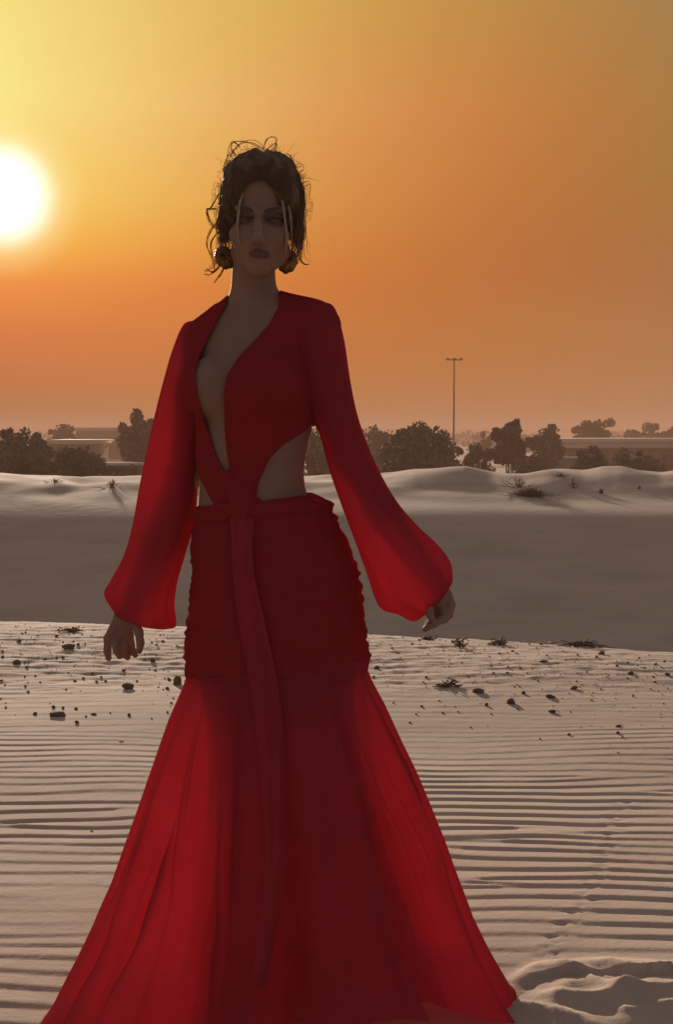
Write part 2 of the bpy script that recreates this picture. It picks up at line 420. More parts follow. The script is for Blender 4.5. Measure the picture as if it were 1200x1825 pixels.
def height(x, d, fine=True):
    x = np.asarray(x, float); d = np.asarray(d, float)
    de = np.interp(x, [-9, -2.1, -.95, .2, .95, 1.8, 9], [9.4, 7.90, 7.74, 7.47, 7.18, 6.80, 5.2])
    de = de + 0.06 * perlin(x * 0.9 + 5, x * 0 + 1.5) + 0.03 * perlin(x * 3.1, x * 0 + 8.5)
    w = 1 - sstep(9.5, 14, d)
    dd = d + (7.22 - de) * w
    crest = 0.5 * perlin(x * 0.12 + 3, x * 0 + 0.5) + 0.12 * perlin(x * 0.5, x * 0 + 2.5)
    dd = dd + crest * sstep(14, 19, d) * (1 - sstep(24, 30, d))
    soft = sstep(2.0, -4.0, x)                               # the far crest is rounder on one side
    soft = soft * sstep(16, 18, d)
    z = np.interp(dd, _tab_d, _tab_s) * (1 - soft) + np.interp(dd, _tab_d, _tab_w) * soft
    # low hummocks in front of the trees
    px = 600 + x / np.maximum(d, 1) * FPX
    pr = np.interp(px, _ridge[:, 0], _ridge[:, 1])
    yc = (PH / 2 - pr) / FPX
    zr = CAMZ + 25 * ((-SP + yc * CP) / (CP + yc * SP))
    g = np.exp(-((d - 25) / 1.9) ** 2)
    z = z * (1 - g) + zr * g
    hum = sstep(20.5, 23, d) * (1 - sstep(45, 60, d))
    z = z + hum * (0.05 * perlin(x * 0.45 + 9, d * 0.5) + 0.035 * perlin(x * 1.1, d * 0.9 + 4))
    z = z + sstep(60, 130, d) * 0.5 * perlin(x * 0.01, d * 0.008)
    z = z + 0.03 * perlin(x * 0.5 + 20, d * 0.6) * (1 - sstep(6, 7, d)) * sstep(3, 4.5, d)
    z = z + 0.03 * perlin(x * 0.4, d * 0.5 + 7) * sstep(8.5, 11, d) * (1 - sstep(18, 20, d))
    if fine:
        near = (d < 9.0) & (d > -4) & (np.abs(x) < 9)
        if near.any():
            X, D = x[near], d[near]
            warp = 1.7 * perlin(X * 0.6 + 3, D * 0.9) + 0.8 * perlin(X * 1.7, D * 2.4 + 6) + 0.42 * perlin(X * 3.5 + 8, D * 4 + 2)
            ph = 2 * np.pi * (D + 0.02 * X) / 0.087 + warp * 2.0
            for fx, fd, s in _forks:
                ph = ph + s * np.arctan2((D - fd) * 5.0, X - fx)
            amp = 0.00125 * (1 - sstep(3.9, 5.8, D)) + 0.0005
            amp = amp * np.clip(0.85 + 0.8 * perlin(X * 0.9 + 11, D * 1.5) + .35 * perlin(X * 2.6, D * 4), 0.15, 1.6)
            rip = np.sin(ph) + 0.42 * np.sin(2 * ph + 0.15) + 0.18 * np.sin(3 * ph + 0.3)
            h = amp * rip
            # crumbled strip along the edge
            rough = sstep(5.2, 6.2, D) * (1 - sstep(7.6, 8.6, D))
            h = h + rough * (0.005 * perlin(X * 6, D * 9) + 0.0035 * perlin(X * 17, D * 22) + 0.0016 * np.sin(2 * np.pi * D / 0.15 + 4 * perlin(X * 1.4, D * 2)))
            # trampled sand round the hem and at the corner: soft heaps with crested ridges
            edge = 2.66 + 0.04 * perlin(X * 3 + 2, D * 0 + 0.4) - 0.16 * sstep(0.46, 0.30, X)
            tr = sstep(edge + 0.02, edge - 0.06, D) * sstep(0.18, 0.36, X) * sstep(0.6, 1.6, D)
            lump = 0.012 * perlin(X * 5 + 1.7, D * 6 + 0.6) + 0.006 * perlin(X * 13, D * 15) + 0.003 * perlin(X * 31, D * 33)
            for line, hgt, wid in _crests:
                dist = np.full(X.shape, 9.0); 
                for (ax, ad), (bx, bd) in zip(line[:-1], line[1:]):
                    ex, ed = bx - ax, bd - ad
                    t = np.clip(((X - ax) * ex + (D - ad) * ed) / (ex * ex + ed * ed), 0, 1)
                    dist = np.minimum(dist, np.hypot(X - ax - t * ex, (D - ad - t * ed)))
                h = h * (1 - 0.7 * np.exp(-(dist / wid) ** 2))
                lump = lump + hgt * np.exp(-np.sqrt((dist / wid) ** 2 + 0.03) * 1.5)
            far = sstep(0.2, 0.05, np.abs(D - 2.6))
            h = h * (1 - tr) + np.where(D > edge, np.clip(lump, 0, 1) * sstep(edge + .10, edge, D) * sstep(0.2, 0.4, X), 0) * (1 - tr) + tr * lump
            # the hem has swept the ripples flat under the dress
            sw = np.exp(-(((X + 0.12) / 0.5) ** 2 + ((D - 2.5) / 0.26) ** 2) ** 2)
            h = h * (1 - 0.9 * sw * (1 - tr))
            for tx, td in _tracks:
                r = ((X - tx) / 0.011) ** 2 + ((D - td) / 0.013) ** 2
                h = h - 0.0035 * np.exp(-r) + 0.0012 * np.exp(-(np.sqrt(r) - 1.7) ** 2 * 3)
            zz = z[near] + h
            z = z.copy(); z[near] = zz
    return z


def build_ground():
    d = np.concatenate([np.linspace(-18, 0.5, 20), np.arange(0.8, 2.0, 0.04), np.arange(2.0, 5.0, 0.0085), np.arange(5.0, 8.6, 0.013), np.arange(8.6, 24, 0.12),
                        np.arange(24, 48, 0.25), np.geomspace(48, 1500, 90)])
    u = np.linspace(-1, 1, 421)
    u = 0.34 * u + 0.66 * u ** 3
    half = 6.0 + 0.62 * np.clip(d, 0, None)
    Xg = u[None, :] * half[:, None] * 1.0
    Dg = np.repeat(d[:, None], len(u), 1)
    Z = height(Xg.ravel(), Dg.ravel()).reshape(Xg.shape)
    V = np.stack([Xg, Dg, Z], -1).reshape(-1, 3)
    n, m = len(d), len(u)
    i, j = np.meshgrid(np.arange(n - 1), np.arange(m - 1), indexing='ij')
    F = np.stack([i * m + j, i * m + j + 1, (i + 1) * m + j + 1, (i + 1) * m + j], -1).reshape(-1, 4)
    o = link('desert_sand', mesh_np('desert_sand', V, F), M['sand'])
    tag(o, 'pale rippled desert sand dropping into a hollow', None, None, 'structure')


build_ground()


def ground_at(x, d):
    return float(height(np.array([x]), np.array([d]))[0])


def on_ground(px, py):
    """where the ray through a pixel of the near sand meets the terrain"""
    d = ground_dist(py)
    for _ in range(6):
        x = W(px, py, d)[0]
        z = ground_at(x, d)
        yc = (PH / 2 - py) / FPX
        d = (z - CAMZ) / ((-SP + yc * CP) / (CP + yc * SP))
    x = W(px, py, d)[0]
    return x, d, ground_at(x, d)


# ------------------------------------------------------------------ haze
hz_top, hz_bot = 7.4, -7.0
hb = box(0, 740, (hz_top + hz_bot) / 2, 2600, 1600, hz_top - hz_bot)
hz_m = bpy.data.materials.new('haze'); hz_m.use_nodes = True
_nt = hz_m.node_tree; _nt.nodes.clear()
_v = _nt.nodes.new('ShaderNodeVolumePrincipled'); _v.inputs['Density'].default_value = 0.0023
_v.inputs['Color'].default_value = (0.66, 0.43, 0.31, 1)
_o = _nt.nodes.new('ShaderNodeOutputMaterial'); _nt.links.new(_v.outputs[0], _o.inputs['Volume'])
tag(link('haze', mesh_np('haze', hb[0], hb[1], False), hz_m), 'dusty desert air', None, None, 'stuff')


# ------------------------------------------------------------------ trees, buildings and mast beyond the dunes
def leaf_cloud(rad, n, size, rg, clumps=26, hollow=0.3):
    """crown of separate leaf sprays gathered in clumps inside an ellipsoid (centre at origin)"""
    rad = np.asarray(rad)
    c = rg.normal(size=(clumps, 3)); c /= np.linalg.norm(c, axis=1, keepdims=True)
    c *= rg.uniform(hollow, 1.0, (clumps, 1)); c[:, 2] = np.where(c[:, 2] < -0.7, -0.7, c[:, 2])
    k = rg.integers(0, clumps, n)
    cr = rg.uniform(0.09, 0.34, clumps)
    off = rg.normal(size=(n, 3))
    off *= np.minimum(1, 1.75 / np.linalg.norm(off, axis=1, keepdims=True))
    p = c[k] + off * cr[k][:, None] * 0.68
    p = p * rad
    a = rg.normal(size=(n, 3)); a /= np.linalg.norm(a, axis=1, keepdims=True)
    b = np.cross(a, rg.normal(size=(n, 3))); b /= np.linalg.norm(b, axis=1, keepdims=True)
    s = size * rg.uniform(0.5, 1.3, (n, 1))
    V = np.stack([p - a * s, p - b * s * 0.5, p + a * s, p + b * s * 0.5], 1).reshape(-1, 3)
    F = np.arange(n * 4).reshape(-1, 4)
    return V, F


def make_tree(name, label, px, top, base, width, d, leaf, n=2600, size=None, trunk=0.25, seed=0, cat='tree', group=None, clumps=26):
    """plant whose crown spans the given height; px, top, base and width are sizes measured at its distance"""
    rg = np.random.default_rng(seed)
    s = d / FPX
    x = W(px, 800, d)[0]
    zt = W(px, top, d)[2]; gz = ground_at(x, d)
    H = zt - gz
    wd = width * s
    root = empty(name, (x, d, gz), label, cat, group)
    th = H * trunk
    ch = (H - th) / 2
    V, F = leaf_cloud((wd / 2, wd / 2, ch), int(n * 1.5), size or max(0.045 * H, 0.09), rg, int(clumps * 1.3))
    V = V + np.array([0, 0, th + ch])
    V[:, 2] = np.maximum(V[:, 2], 0.05)
    link('crown', mesh_np('crown', V, F, False), leaf, root)
    parts = []
    nst = 1 if trunk > 0.12 else 3
    for q in range(nst):
        ox = 0 if nst == 1 else rg.uniform(-0.25, 0.25) * wd
        top_p = np.array([ox * 1.3 + rg.uniform(-.1, .1) * wd, rg.uniform(-.1, .1) * wd, th + ch * 0.9])
        P = catmull([[ox * .5, 0, -0.1], [ox * .8 + rg.uniform(-.05, .05) * H, 0, th * 0.6 + 0.1], top_p], 8)
        parts.append(tube(P, np.linspace(0.035, 0.015, 8) * H, 6))
        for _ in range(5):
            e = rg.normal(size=3); e /= np.linalg.norm(e); e *= np.array([wd / 2, wd / 2, ch]) * 0.75
            e = e + np.array([0, 0, th + ch])
            st = P[rg.integers(3, 8)]
            parts.append(tube(catmull([st, (st + e) / 2 + rg.normal(size=3) * 0.04 * H, e], 6), np.linspace(0.014, 0.004, 6) * H, 4))
    V, F = merge(parts)
    link('trunk', mesh_np('trunk', V, F), M['bark'], root)
    return root


LF, LO = M['leaf'], M['leaf_olive']
TREES = [
    # name, label, px, top, base, width, distance, leaf, n, trunk, clumps
    ('bush', 'dark rounded bush at the edge of the view, outermost of those beyond the dune', 8, 768, 850, 84, 56, LF, 3200, .05, 30),
    ('bush', 'low dark scrub filling the gap between the outermost bush and the tall dark bush', 38, 800, 852, 60, 50, LF, 2000, .03, 24),
    ('bush', 'tall dark bush rising beside the pale flat roof', 66, 757, 850, 58, 58, LF, 2600, .06, 22),
    ('bush', 'broad low dark bush in front of the pale flat roof', 128, 797, 862, 120, 50, LF, 3600, .04, 34),
    ('bush', 'dull brown scrub below the pale kerb wall near the sheer sleeve', 200, 822, 862, 90, 54, LO, 2200, .04, 24),
    ('tree', 'hazy rounded tree behind the pale flat roof', 116, 757, 800, 60, 150, LO, 1800, .2, 20),
    ('tree', 'dark round-topped tree just behind the outer edge of the raised sheer sleeve', 250, 738, 840, 74, 80, LF, 3000, .15, 26),
    ('bush', 'grey-green bush seen between the arm and the bare waist', 572, 762, 850, 120, 62, LO, 3400, .05, 30),
    ('tree', 'hazy low tree beside the large rounded bush', 668, 764, 830, 66, 95, LO, 2200, .1, 22),
    ('bush', 'large rounded bush, the biggest mass beside the tall light mast', 738, 754, 850, 112, 58, LF, 5200, .04, 40),
    ('bush', 'smaller bush between the largest bush and the foot of the light mast', 792, 768, 836, 50, 74, LF, 2200, .05, 20),
    ('bush', 'low brown scrub standing past the foot of the light mast', 846, 786, 842, 76, 70, LO, 2600, .05, 24),
    ('tree', 'upright dark tree with a ragged pointed top and two pale posts below', 907, 740, 842, 62, 70, LF, 3400, .18, 26),
    ('tree', 'round-crowned tree next to the ragged pointed tree', 970, 760, 832, 66, 86, LF, 2800, .15, 24),
    ('tree', 'umbrella-shaped tree rising behind the long pale roof', 1060, 744, 800, 80, 150, LO, 3200, .3, 26),
    ('bush', 'dark bush in front of the long pale roof at its near end', 1062, 794, 846, 78, 62, LF, 3000, .04, 28),
    ('bush', 'low wide dark bush in front of the long pale roof under its middle', 1140, 802, 846, 96, 60, LF, 3200, .04, 30),
    ('tree', 'small hazy tree with a rounded crown behind the long pale roof', 1132, 762, 800, 36, 190, LO, 1500, .3, 16),
    ('tree', 'hazy twin-topped tree beyond the far end of the long pale roof', 1172, 754, 800, 56, 190, LO, 2200, .25, 14),
    ('tree', 'thin hazy tree by the edge of the view past the twin-topped tree', 1206, 758, 800, 40, 180, LO, 1500, .25, 14),
    ('bush', 'tiny far bush in the gap between the light mast and the ragged pointed tree', 862, 772, 810, 34, 150, LO, 1200, .1, 14),
    ('bush', 'dull scrub at the foot of the round-crowned tree', 955, 808, 845, 74, 66, LO, 2000, .04, 20),
]
for i, (nm, lb, px, top, base, wd, d, lf, n, trk, cl) in enumerate(TREES):
    make_tree(nm, lb, px, top, base, wd, d, lf, n, None, trk, 100 + i, nm, 'trees and bushes beyond the dunes', cl)


def far_hedge():
    """far-off scrub that reads as one low mass along the horizon"""
    rg = np.random.default_rng(5)
    parts = []
    for k in range(150):
        d = rg.uniform(260, 620); x = rg.uniform(-0.55, 0.55) * d
        h = rg.uniform(1.4, 4.0); w = rg.uniform(4, 13)
        V, F = leaf_cloud((w, w * 0.6, h), 150, 0.7, rg, 8)
        parts.append((V + np.array([x, d, ground_at(x, d) + h * 0.6]), F))
    V, F = merge(parts)
    tag(link('far_scrub', mesh_np('far_scrub', V, F, False), LO), 'far hazy line of scrub along the horizon', None, None, 'stuff')


far_hedge()


def flat_building(name, label, px0, px1, top, d, depth, roof_h, bays):
    s = d / FPX
    x0, x1 = W(px0, 800, d)[0], W(px1, 800, d)[0]
    zt = W(600, top, d)[2]
    gz = min(ground_at(x0, d), ground_at(x1, d), ground_at(x0, d + depth)) - 0.3
    cx = (x0 + x1) / 2; L = x1 - x0
    root = empty(name, (cx, d, gz), label, 'building')
    H = zt - gz
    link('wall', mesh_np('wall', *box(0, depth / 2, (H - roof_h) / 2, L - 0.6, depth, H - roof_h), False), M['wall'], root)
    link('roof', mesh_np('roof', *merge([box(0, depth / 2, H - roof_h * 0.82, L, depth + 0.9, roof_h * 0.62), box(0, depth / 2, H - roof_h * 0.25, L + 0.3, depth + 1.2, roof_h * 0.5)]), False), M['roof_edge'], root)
    wm = dm = None
    for b in range(bays):
        wx = -L / 2 + (b + 0.5) * L / bays
        ww, wh = L / bays * 0.6, (H - roof_h) * 0.46
        if wm is None:
            wm = mesh_np('window', *merge([box(-ww / 2 - .06, 0, 0, .12, .14, wh + .24), box(ww / 2 + .06, 0, 0, .12, .14, wh + .24),
                                           box(0, 0, wh / 2 + .06, ww, .14, .12), box(0, 0, -wh / 2 - .06, ww, .14, .12), box(0, 0, 0, .06, .1, wh)]), False)
            dm = mesh_np('pane', *box(0, 0.05, 0, ww, 0.03, wh), False)
        f = link('window', wm, M['wall'], root, (wx, -0.05, (H - roof_h) * 0.55))
        link('pane', dm, M['dark'], f)
    return root


flat_building('flat_roofed_building', 'long low building with a bright flat roof edge behind the dark bushes', 1004, 1300, 782, 112, 12, 0.75, 7)
flat_building('flat_roofed_building', 'low building with a thin pale flat roof line above the broad low bush', 78, 168, 784, 120, 9, 0.34, 3)
flat_building('flat_roofed_building', 'hazy long flat-topped building far behind the pale roof line', 132, 300, 762, 210, 12, 0.5, 6)


def low_wall(label, px0, px1, top, d, post):
    x0, x1 = W(px0, 800, d)[0], W(px1, 800, d)[0]
    zt = W(600, top, d)[2]
    gz = min(ground_at(x0, d), ground_at(x1, d)) - 0.2
    root = empty('low_wall', ((x0 + x1) / 2, d, gz), label, 'wall')
    H = zt - gz
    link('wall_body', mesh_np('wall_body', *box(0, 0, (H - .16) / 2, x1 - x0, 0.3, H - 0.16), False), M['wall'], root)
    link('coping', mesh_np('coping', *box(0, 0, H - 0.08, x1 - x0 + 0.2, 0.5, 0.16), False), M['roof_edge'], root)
    if post:
        link('post', mesh_np('post', *merge([box(-(x1 - x0) / 2 - 0.3, 0, (H + .25) / 2, .3, .3, H + .25), box(-(x1 - x0) / 2 - 0.3, 0, H + .3, .4, .4, .1)]), False), M['roof_edge'], root)


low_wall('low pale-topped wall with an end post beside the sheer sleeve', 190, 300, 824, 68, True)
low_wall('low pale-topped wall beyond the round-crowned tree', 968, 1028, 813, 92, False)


def mast():
    d = 95
    x = W(809, 800, d)[0]; gz = ground_at(x, d); zt = W(809, 640, d)[2]; H = zt - gz
    root = empty('light_mast', (x, d, gz), 'tall thin light mast with a short cross arm rising above the bushes', 'light mast')
    link('pole', mesh_np('pole', *tube([[0, 0, 0], [0, 0, H * .3], [0, 0, H * .7], [0, 0, H]], [0.085, 0.075, 0.065, 0.055], 10)), M['metal'], root)
    link('cross_arm', mesh_np('cross_arm', *box(0, 0, H - 0.06, 1.2, 0.08, 0.08), False), M['metal'], root)
    for k in (-0.5, 0.0, 0.5):
        link('floodlight', mesh_np('floodlight', *merge([box(k, -0.15, H - 0.01, 0.3, 0.2, 0.13), box(k, -0.04, H - 0.045, 0.06, 0.12, 0.06)]), False), M['metal'], root)
    link('base_plate', mesh_np('base_plate', *box(0, 0, 0.1, 0.9, 0.9, 0.25), False), M['metal'], root)


mast()


def slim_pole():
    d = 60
    x = W(553, 800, d)[0]; gz = ground_at(x, d); H = W(553, 768, d)[2] - gz
    root = empty('thin_post', (x, d, gz), 'thin dark upright post seen through the gap between arm and waist', 'post')
    link('shaft', mesh_np('shaft', *tube([[0, 0, -.1], [0, 0, H * .5], [0, 0, H]], [.055, .05, .045], 8)), M['dark'], root)
    link('cap', mesh_np('cap', *tube([[0, 0, H], [0, 0, H + .06], [0, 0, H + .1]], [.07, .07, .02], 8)), M['dark'], root)


slim_pole()
for lb, px in (('pale short marker post under the ragged tree, the thicker of the pair', 903), ('pale short marker post under the ragged tree, the thinner of the pair', 911)):
    d = 45
    x = W(px, 800, d)[0]; gz = ground_at(x, d)
    H = W(px, 830, d)[2] - gz
    w = 0.075 if px == 903 else 0.05
    tag(link('marker_post', mesh_np('marker_post', *merge([box(0, 0, H / 2, w, w, H), box(0, 0, H + .02, w * 1.3, w * 1.3, .05)]), False), M['roof_edge'], None, (x, d, gz)), lb, 'post')


# ------------------------------------------------------------------ stones, twigs, dry shrubs
def stone_mesh(seed, flat=0.6, sub=2, blocky=0.0):
    rg = np.random.default_rng(seed)
    bm = bmesh.new(); bmesh.ops.create_icosphere(bm, subdivisions=sub, radius=0.5)
    V = np.array([v.co[:] for v in bm.verts]); F = np.array([[v.index for v in f.verts] for f in bm.faces]); bm.free()
    for _ in range(9):                                     # chip facets off
        n = rg.normal(size=3); n /= np.linalg.norm(n); k = rg.uniform(0.26, 0.42)
        h = V @ n
        V = V - np.outer(np.maximum(h - k, 0), n)
    if blocky:
        V = np.sign(V) * np.abs(V * 2) ** 0.45 / 2
    V = V * (1 + 0.1 * rg.normal(size=(len(V), 1)))
    V = V / (np.abs(V).max(0) * 2)
    V[:, 2] *= flat
    return mesh_np('stone', V, F, False)


STONES = [stone_mesh(30 + k, f) for k, f in enumerate((0.6, 0.5, 0.75, 0.45, 0.62, 0.55))]
BLOCK = stone_mesh(50, 0.5, 2, 1.0)
SMALL = [stone_mesh(60 + k, f, 1) for k, f in enumerate((0.6, 0.5, 0.7, 0.42))]
PALE = stone_mesh(70, 0.4, 1)
for m_ in STONES + [BLOCK] + SMALL: m_.materials.append(M['stone'])
PALE.materials.append(M['pale_stone'])
GS = 'dark stones lying on the pale sand'


def put_stone(me, px, py, w, h, name='stone', label=None, group=GS, cat='stone'):
    x, d, z = on_ground(px, py + h * 0.35)
    k = d / FPX * 0.88
    o = link(name, me)
    sx = w * k
    zext = max(v.co.z for v in me.vertices) * 2
    sz = h * k / max(zext, 0.1) * 1.1
    o.scale = (sx, sx * random.uniform(0.7, 1.0), sz)
    o.location = (x, d, z + sz * zext * 0.22)
    o.rotation_euler = (random.uniform(-.12, .12), random.uniform(-.12, .12), random.uniform(-.35, .35) if w > 13 else random.uniform(0, 6.28))
    tag(o, label, cat, group)
    return o


BIG = [
    (103, 1271, 34, 12, BLOCK, 'black oblong chunk, the longest stone on the open sand beside the gown'),
    (228, 1222, 26, 16, STONES[0], 'brown pointed stone between the hanging hand and the gown'),
    (316, 1212, 20, 22, STONES[2], 'large dark stone touching the edge of the gown above the flare'),
    (301, 1210, 12, 8, STONES[1], 'small black stone beside the large stone at the edge of the gown'),
    (298, 1226, 11, 7, STONES[3], 'small dark stone just below the pair at the edge of the gown'),
    (30, 1179, 20, 11, STONES[4], 'dark lumpy stone near the outer edge, above the row of pebbles'),
    (122, 1151, 28, 13, STONES[0], 'wide brown stone with a small dark one at its side, near the drop'),
    (139, 1148, 8, 6, STONES[2], 'tiny dark stone at the side of the wide brown stone'),
    (272, 1176, 13, 10, STONES[2], 'round black stone just beside the fingertips of the hanging hand'),
    (33, 1142, 11, 7, STONES[1], 'small round dark stone alone near the drop above the lumpy stone'),
    (912, 1249, 21, 14, STONES[4], 'plump dark stone, nearest of the big ones on the open side'),
    (982, 1240, 22, 9, STONES[1], 'flat black stone with a thin tail beside the plump dark stone'),
    (853, 1230, 24, 12, STONES[0], 'jagged dark stone between the twig litter and the plump stone'),
    (1024, 1225, 19, 8, STONES[3], 'flat dark stone up from the black stone with a tail'),
    (970, 1178, 21, 6, STONES[3], 'thin flat reddish-dark stone below the row of stones at the drop'),
    (1073, 1163, 15, 10, STONES[2], 'dark stone right at the lip of the drop by the brushwood'),
    (1125, 1199, 15, 7, STONES[1], 'dark flat stone halfway between the lip and the track marks'),
    (1190, 1201, 13, 8, STONES[4], 'dark stone at the very edge of the view on the open side'),
    (672, 1189, 13, 8, STONES[2], 'black stone close beside the knee-high bulge of the gown'),
    (985, 1267, 16, 8, STONES[0], 'angular stone below the flat black stone with a tail'),
    (933, 1234, 13, 7, STONES[5], 'small brown stone between the jagged stone and the flat black stone'),
    (868, 1255, 10, 8, STONES[2], 'small round stone to the side of the plump dark stone'),
    (1103, 1293, 16, 5, STONES[3], 'thin flat stone, the nearer to the ripples, with a pebble under it'),
    (1103, 1306, 9, 6, STONES[5], 'small pebble right under the thin flat stone on the ripples'),
    (95, 1259, 11, 7, STONES[5], 'small dark stone just above the black oblong chunk'),
    (62, 1271, 10, 7, STONES[2], 'small dark stone at the outer end of the black oblong chunk'),
    (137, 1286, 10, 7, STONES[5], 'small brown stone just below the black oblong chunk'),
    (167, 1272, 14, 5, STONES[3], 'thin flat stone in line with the black oblong chunk'),
    (230, 1273, 11, 7, STONES[1], 'dark little stone in line with the oblong chunk, nearest the gown'),
    (164, 1197, 6, 7, SMALL[2], 'tiny upright stone in the middle of the pebbles below the hanging hand'),
]
for px, py, w, h, me, lb in BIG:
    put_stone(me, px, py, w, h, 'stone', lb)
put_stone(PALE, 216, 1320, 13, 4, 'shell_fragment', 'white shell fragment lying where the ripples begin', None, 'shell')
put_stone(PALE, 163, 1480, 10, 4, 'shell_fragment', 'tiny pale shell fragment low down between the ripples', None, 'shell')

SM = [(180, 1206), (188, 1213), (148, 1208), (62, 1204), (44, 1205), (4, 1160), (4, 1169), (45, 1222), (50, 1232), (2, 1212), (8, 1220), (117, 1228), (71, 1215), (133, 1213), (47, 1188),
      (44, 1180), (100, 1170), (80, 1172), (112, 1171), (66, 1132), (45, 1126), (38, 1128), (100, 1133), (131, 1127), (146, 1130), (220, 1194), (276, 1194), (244, 1213), (282, 1224), (172, 1214),
      (196, 1270), (270, 1280), (305, 1252), (298, 1268), (10, 1260), (112, 1261), (153, 1276), (135, 1262), (290, 1142), (270, 1144), (278, 1148),
      (665, 1206), (702, 1252), (752, 1258), (742, 1272), (790, 1270), (817, 1268), (760, 1206), (835, 1206), (731, 1287), (891, 1164), (914, 1160), (944, 1147), (965, 1147), (976, 1167), (1030, 1166),
      (699, 1154), (718, 1136), (735, 1147), (711, 1163), (791, 1159), (748, 1140), (1071, 1228), (1168, 1215), (1166, 1206), (960, 1213), (755, 1215), (876, 1186), (928, 1190), (1015, 1308),
      (1110, 1313), (963, 1316), (840, 1296), (1120, 1180), (1100, 1186), (1150, 1190), (930, 1143), (1185, 1178), (1170, 1183), (1140, 1172), (880, 1200), (905, 1200), (1064, 1170)]
spots = [(x, y, random.uniform(5, 8.5)) for x, y in SM]
while len(spots) < 265:
    px = random.uniform(-40, 1240)
    edge = 1105 + max(0, px - 500) * 0.085
    py = edge + 6 + abs(random.gauss(0, 62))
    if py > 1330: continue
    spots.append((px, py, random.uniform(2.6, 5.6) * (0.85 + (py - 1100) / 600)))
for i, (px, py, w) in enumerate(spots):
    put_stone(SMALL[i % 4], px, py, w, w * random.uniform(0.5, 0.75), 'pebble', 'small dark pebble among many strewn over the pale sand near the drop', 'small pebbles strewn over the sand', 'pebble')


def grit():
    rg = np.random.default_rng(17)
    parts = []
    for k in range(1500):
        px = rg.uniform(-60, 1260); edge = 1105 + max(0, px - 500) * 0.085
        py = edge + 4 + abs(rg.normal(0, 55))
        if py > 1420: continue
        d = ground_dist(py); x = W(px, py, d)[0]
        s = rg.uniform(0.0025, 0.007)
        c = np.array([x, d, ground_at(x, d) + s * 0.3])
        t = rg.normal(size=(4, 3)); t /= np.linalg.norm(t, axis=1, keepdims=True)
        parts.append((c + t * s * np.array([1.3, 1, .7]), np.array([[0, 1, 2], [0, 2, 3], [0, 3, 1], [1, 3, 2]])))
    V, F = merge(parts)
    tag(link('grit', mesh_np('grit', V, F, False), M['stone']), 'fine dark grit scattered over the sand', None, None, 'stuff')


grit()


def dry_shrub(name, label, px, py, w, h, n, seed):
    rg = np.random.default_rng(seed)
    yc = (PH / 2 - py) / FPX
    for d in np.arange(17, 27, 0.05):                       # first ground met along that line of sight
        x = W(px, py, d)[0]; z = ground_at(x, d)
        if CAMZ + d * ((-SP + yc * CP) / (CP + yc * SP)) <= z: break
    root = empty(name, (x, d, z), label, 'dry shrub')
    wd, H = w * d / FPX, h * d / FPX
    parts = []
    for k in range(n):
        a = rg.uniform(0, 6.283); r = abs(rg.normal(0, .34))
        e = np.array([math.cos(a) * r * wd, math.sin(a) * r * wd * 0.7, H * rg.uniform(0.35, 1.0) * max(0.15, 1 - r * .9)])
        b = np.array([e[0] * rg.uniform(.05, .5), e[1] * .3, -0.01])
        mid = (e + b) / 2 + rg.normal(size=3) * 0.06 * wd * np.array([1, 1, .5])
        th = 0.0011 * d ** 0.6
        P = catmull([b, mid, e], 6)
        parts.append(tube(P, np.linspace(th, th * .4, 6), 3, False))
        if rg.random() < 0.6:
            e2 = mid + (e - b) * rg.uniform(.2, .5) + rg.normal(size=3) * .12 * wd * np.array([1, 1, .5])
            e2[2] = abs(e2[2])
            parts.append(tube(np.array([mid, (mid + e2) / 2, e2]), np.linspace(th * .7, th * .3, 3), 3, False))
    V, F = merge(parts)
    link('twigs', mesh_np('twigs', V, F), M['twig'], root)
    return root


dry_shrub('dry_shrub', 'dark dead shrub on its own little sand mound on the far bank', 945, 884, 70, 16, 260, 1)
for i, (px, py, w, h, lb) in enumerate([
        (925, 868, 60, 24, 'wispy dry grass tuft standing behind the dark dead shrub'),
        (1022, 870, 18, 22, 'thin dry shoot on the far bank, taller of the two beyond the dead shrub'),
        (1072, 880, 14, 14, 'thin short dry shoot on the far bank, farther from the dead shrub'),
        (1000, 850, 26, 10, 'small dark weed on the hummock top beyond the thin shoots'),
        (1140, 872, 9, 8, 'tiny dark weed on the bare hummock by the edge of the view'),
        (96, 860, 34, 9, 'low dark weed clinging to the dune crest near the broad low bush'),
        (200, 870, 34, 18, 'sparse brown weed on the far bank beside the sheer sleeve')]):
    dry_shrub('dry_shrub', lb, px, py, w, h, 24, 20 + i)


def litter(label, px, py, w, seed, n=46, hh=0.02):
    rg = np.random.default_rng(seed)
    x, d, z = on_ground(px, py)
    root = empty('twig_litter', (x, d, z), label, 'twigs', 'twig litter on the sand')
    wd = w * d / FPX
    parts = []
    for k in range(n):
        c = np.array([rg.normal(0, .24) * wd, rg.normal(0, .12) * wd, 0.004 + abs(rg.normal(0, hh))])
        a = rg.normal(0, .5); L = rg.uniform(.1, .4) * wd
        e = np.array([math.cos(a), math.sin(a), rg.normal(0, .12)]) * L / 2
        gz = [ground_at(x + q[0], d + q[1]) - z for q in (c - e, c + e)]
        p0, p1 = c - e, c + e
        p0[2] = max(p0[2], 0.002) + gz[0]; p1[2] = max(p1[2], .002) + gz[1]
        parts.append(tube(np.array([p0, (p0 + p1) / 2 + rg.normal(size=3) * .012, p1]), [.004, .0035, .002], 4))
    V, F = merge(parts)
    link('twigs', mesh_np('twigs', V, F), M['twig'], root)


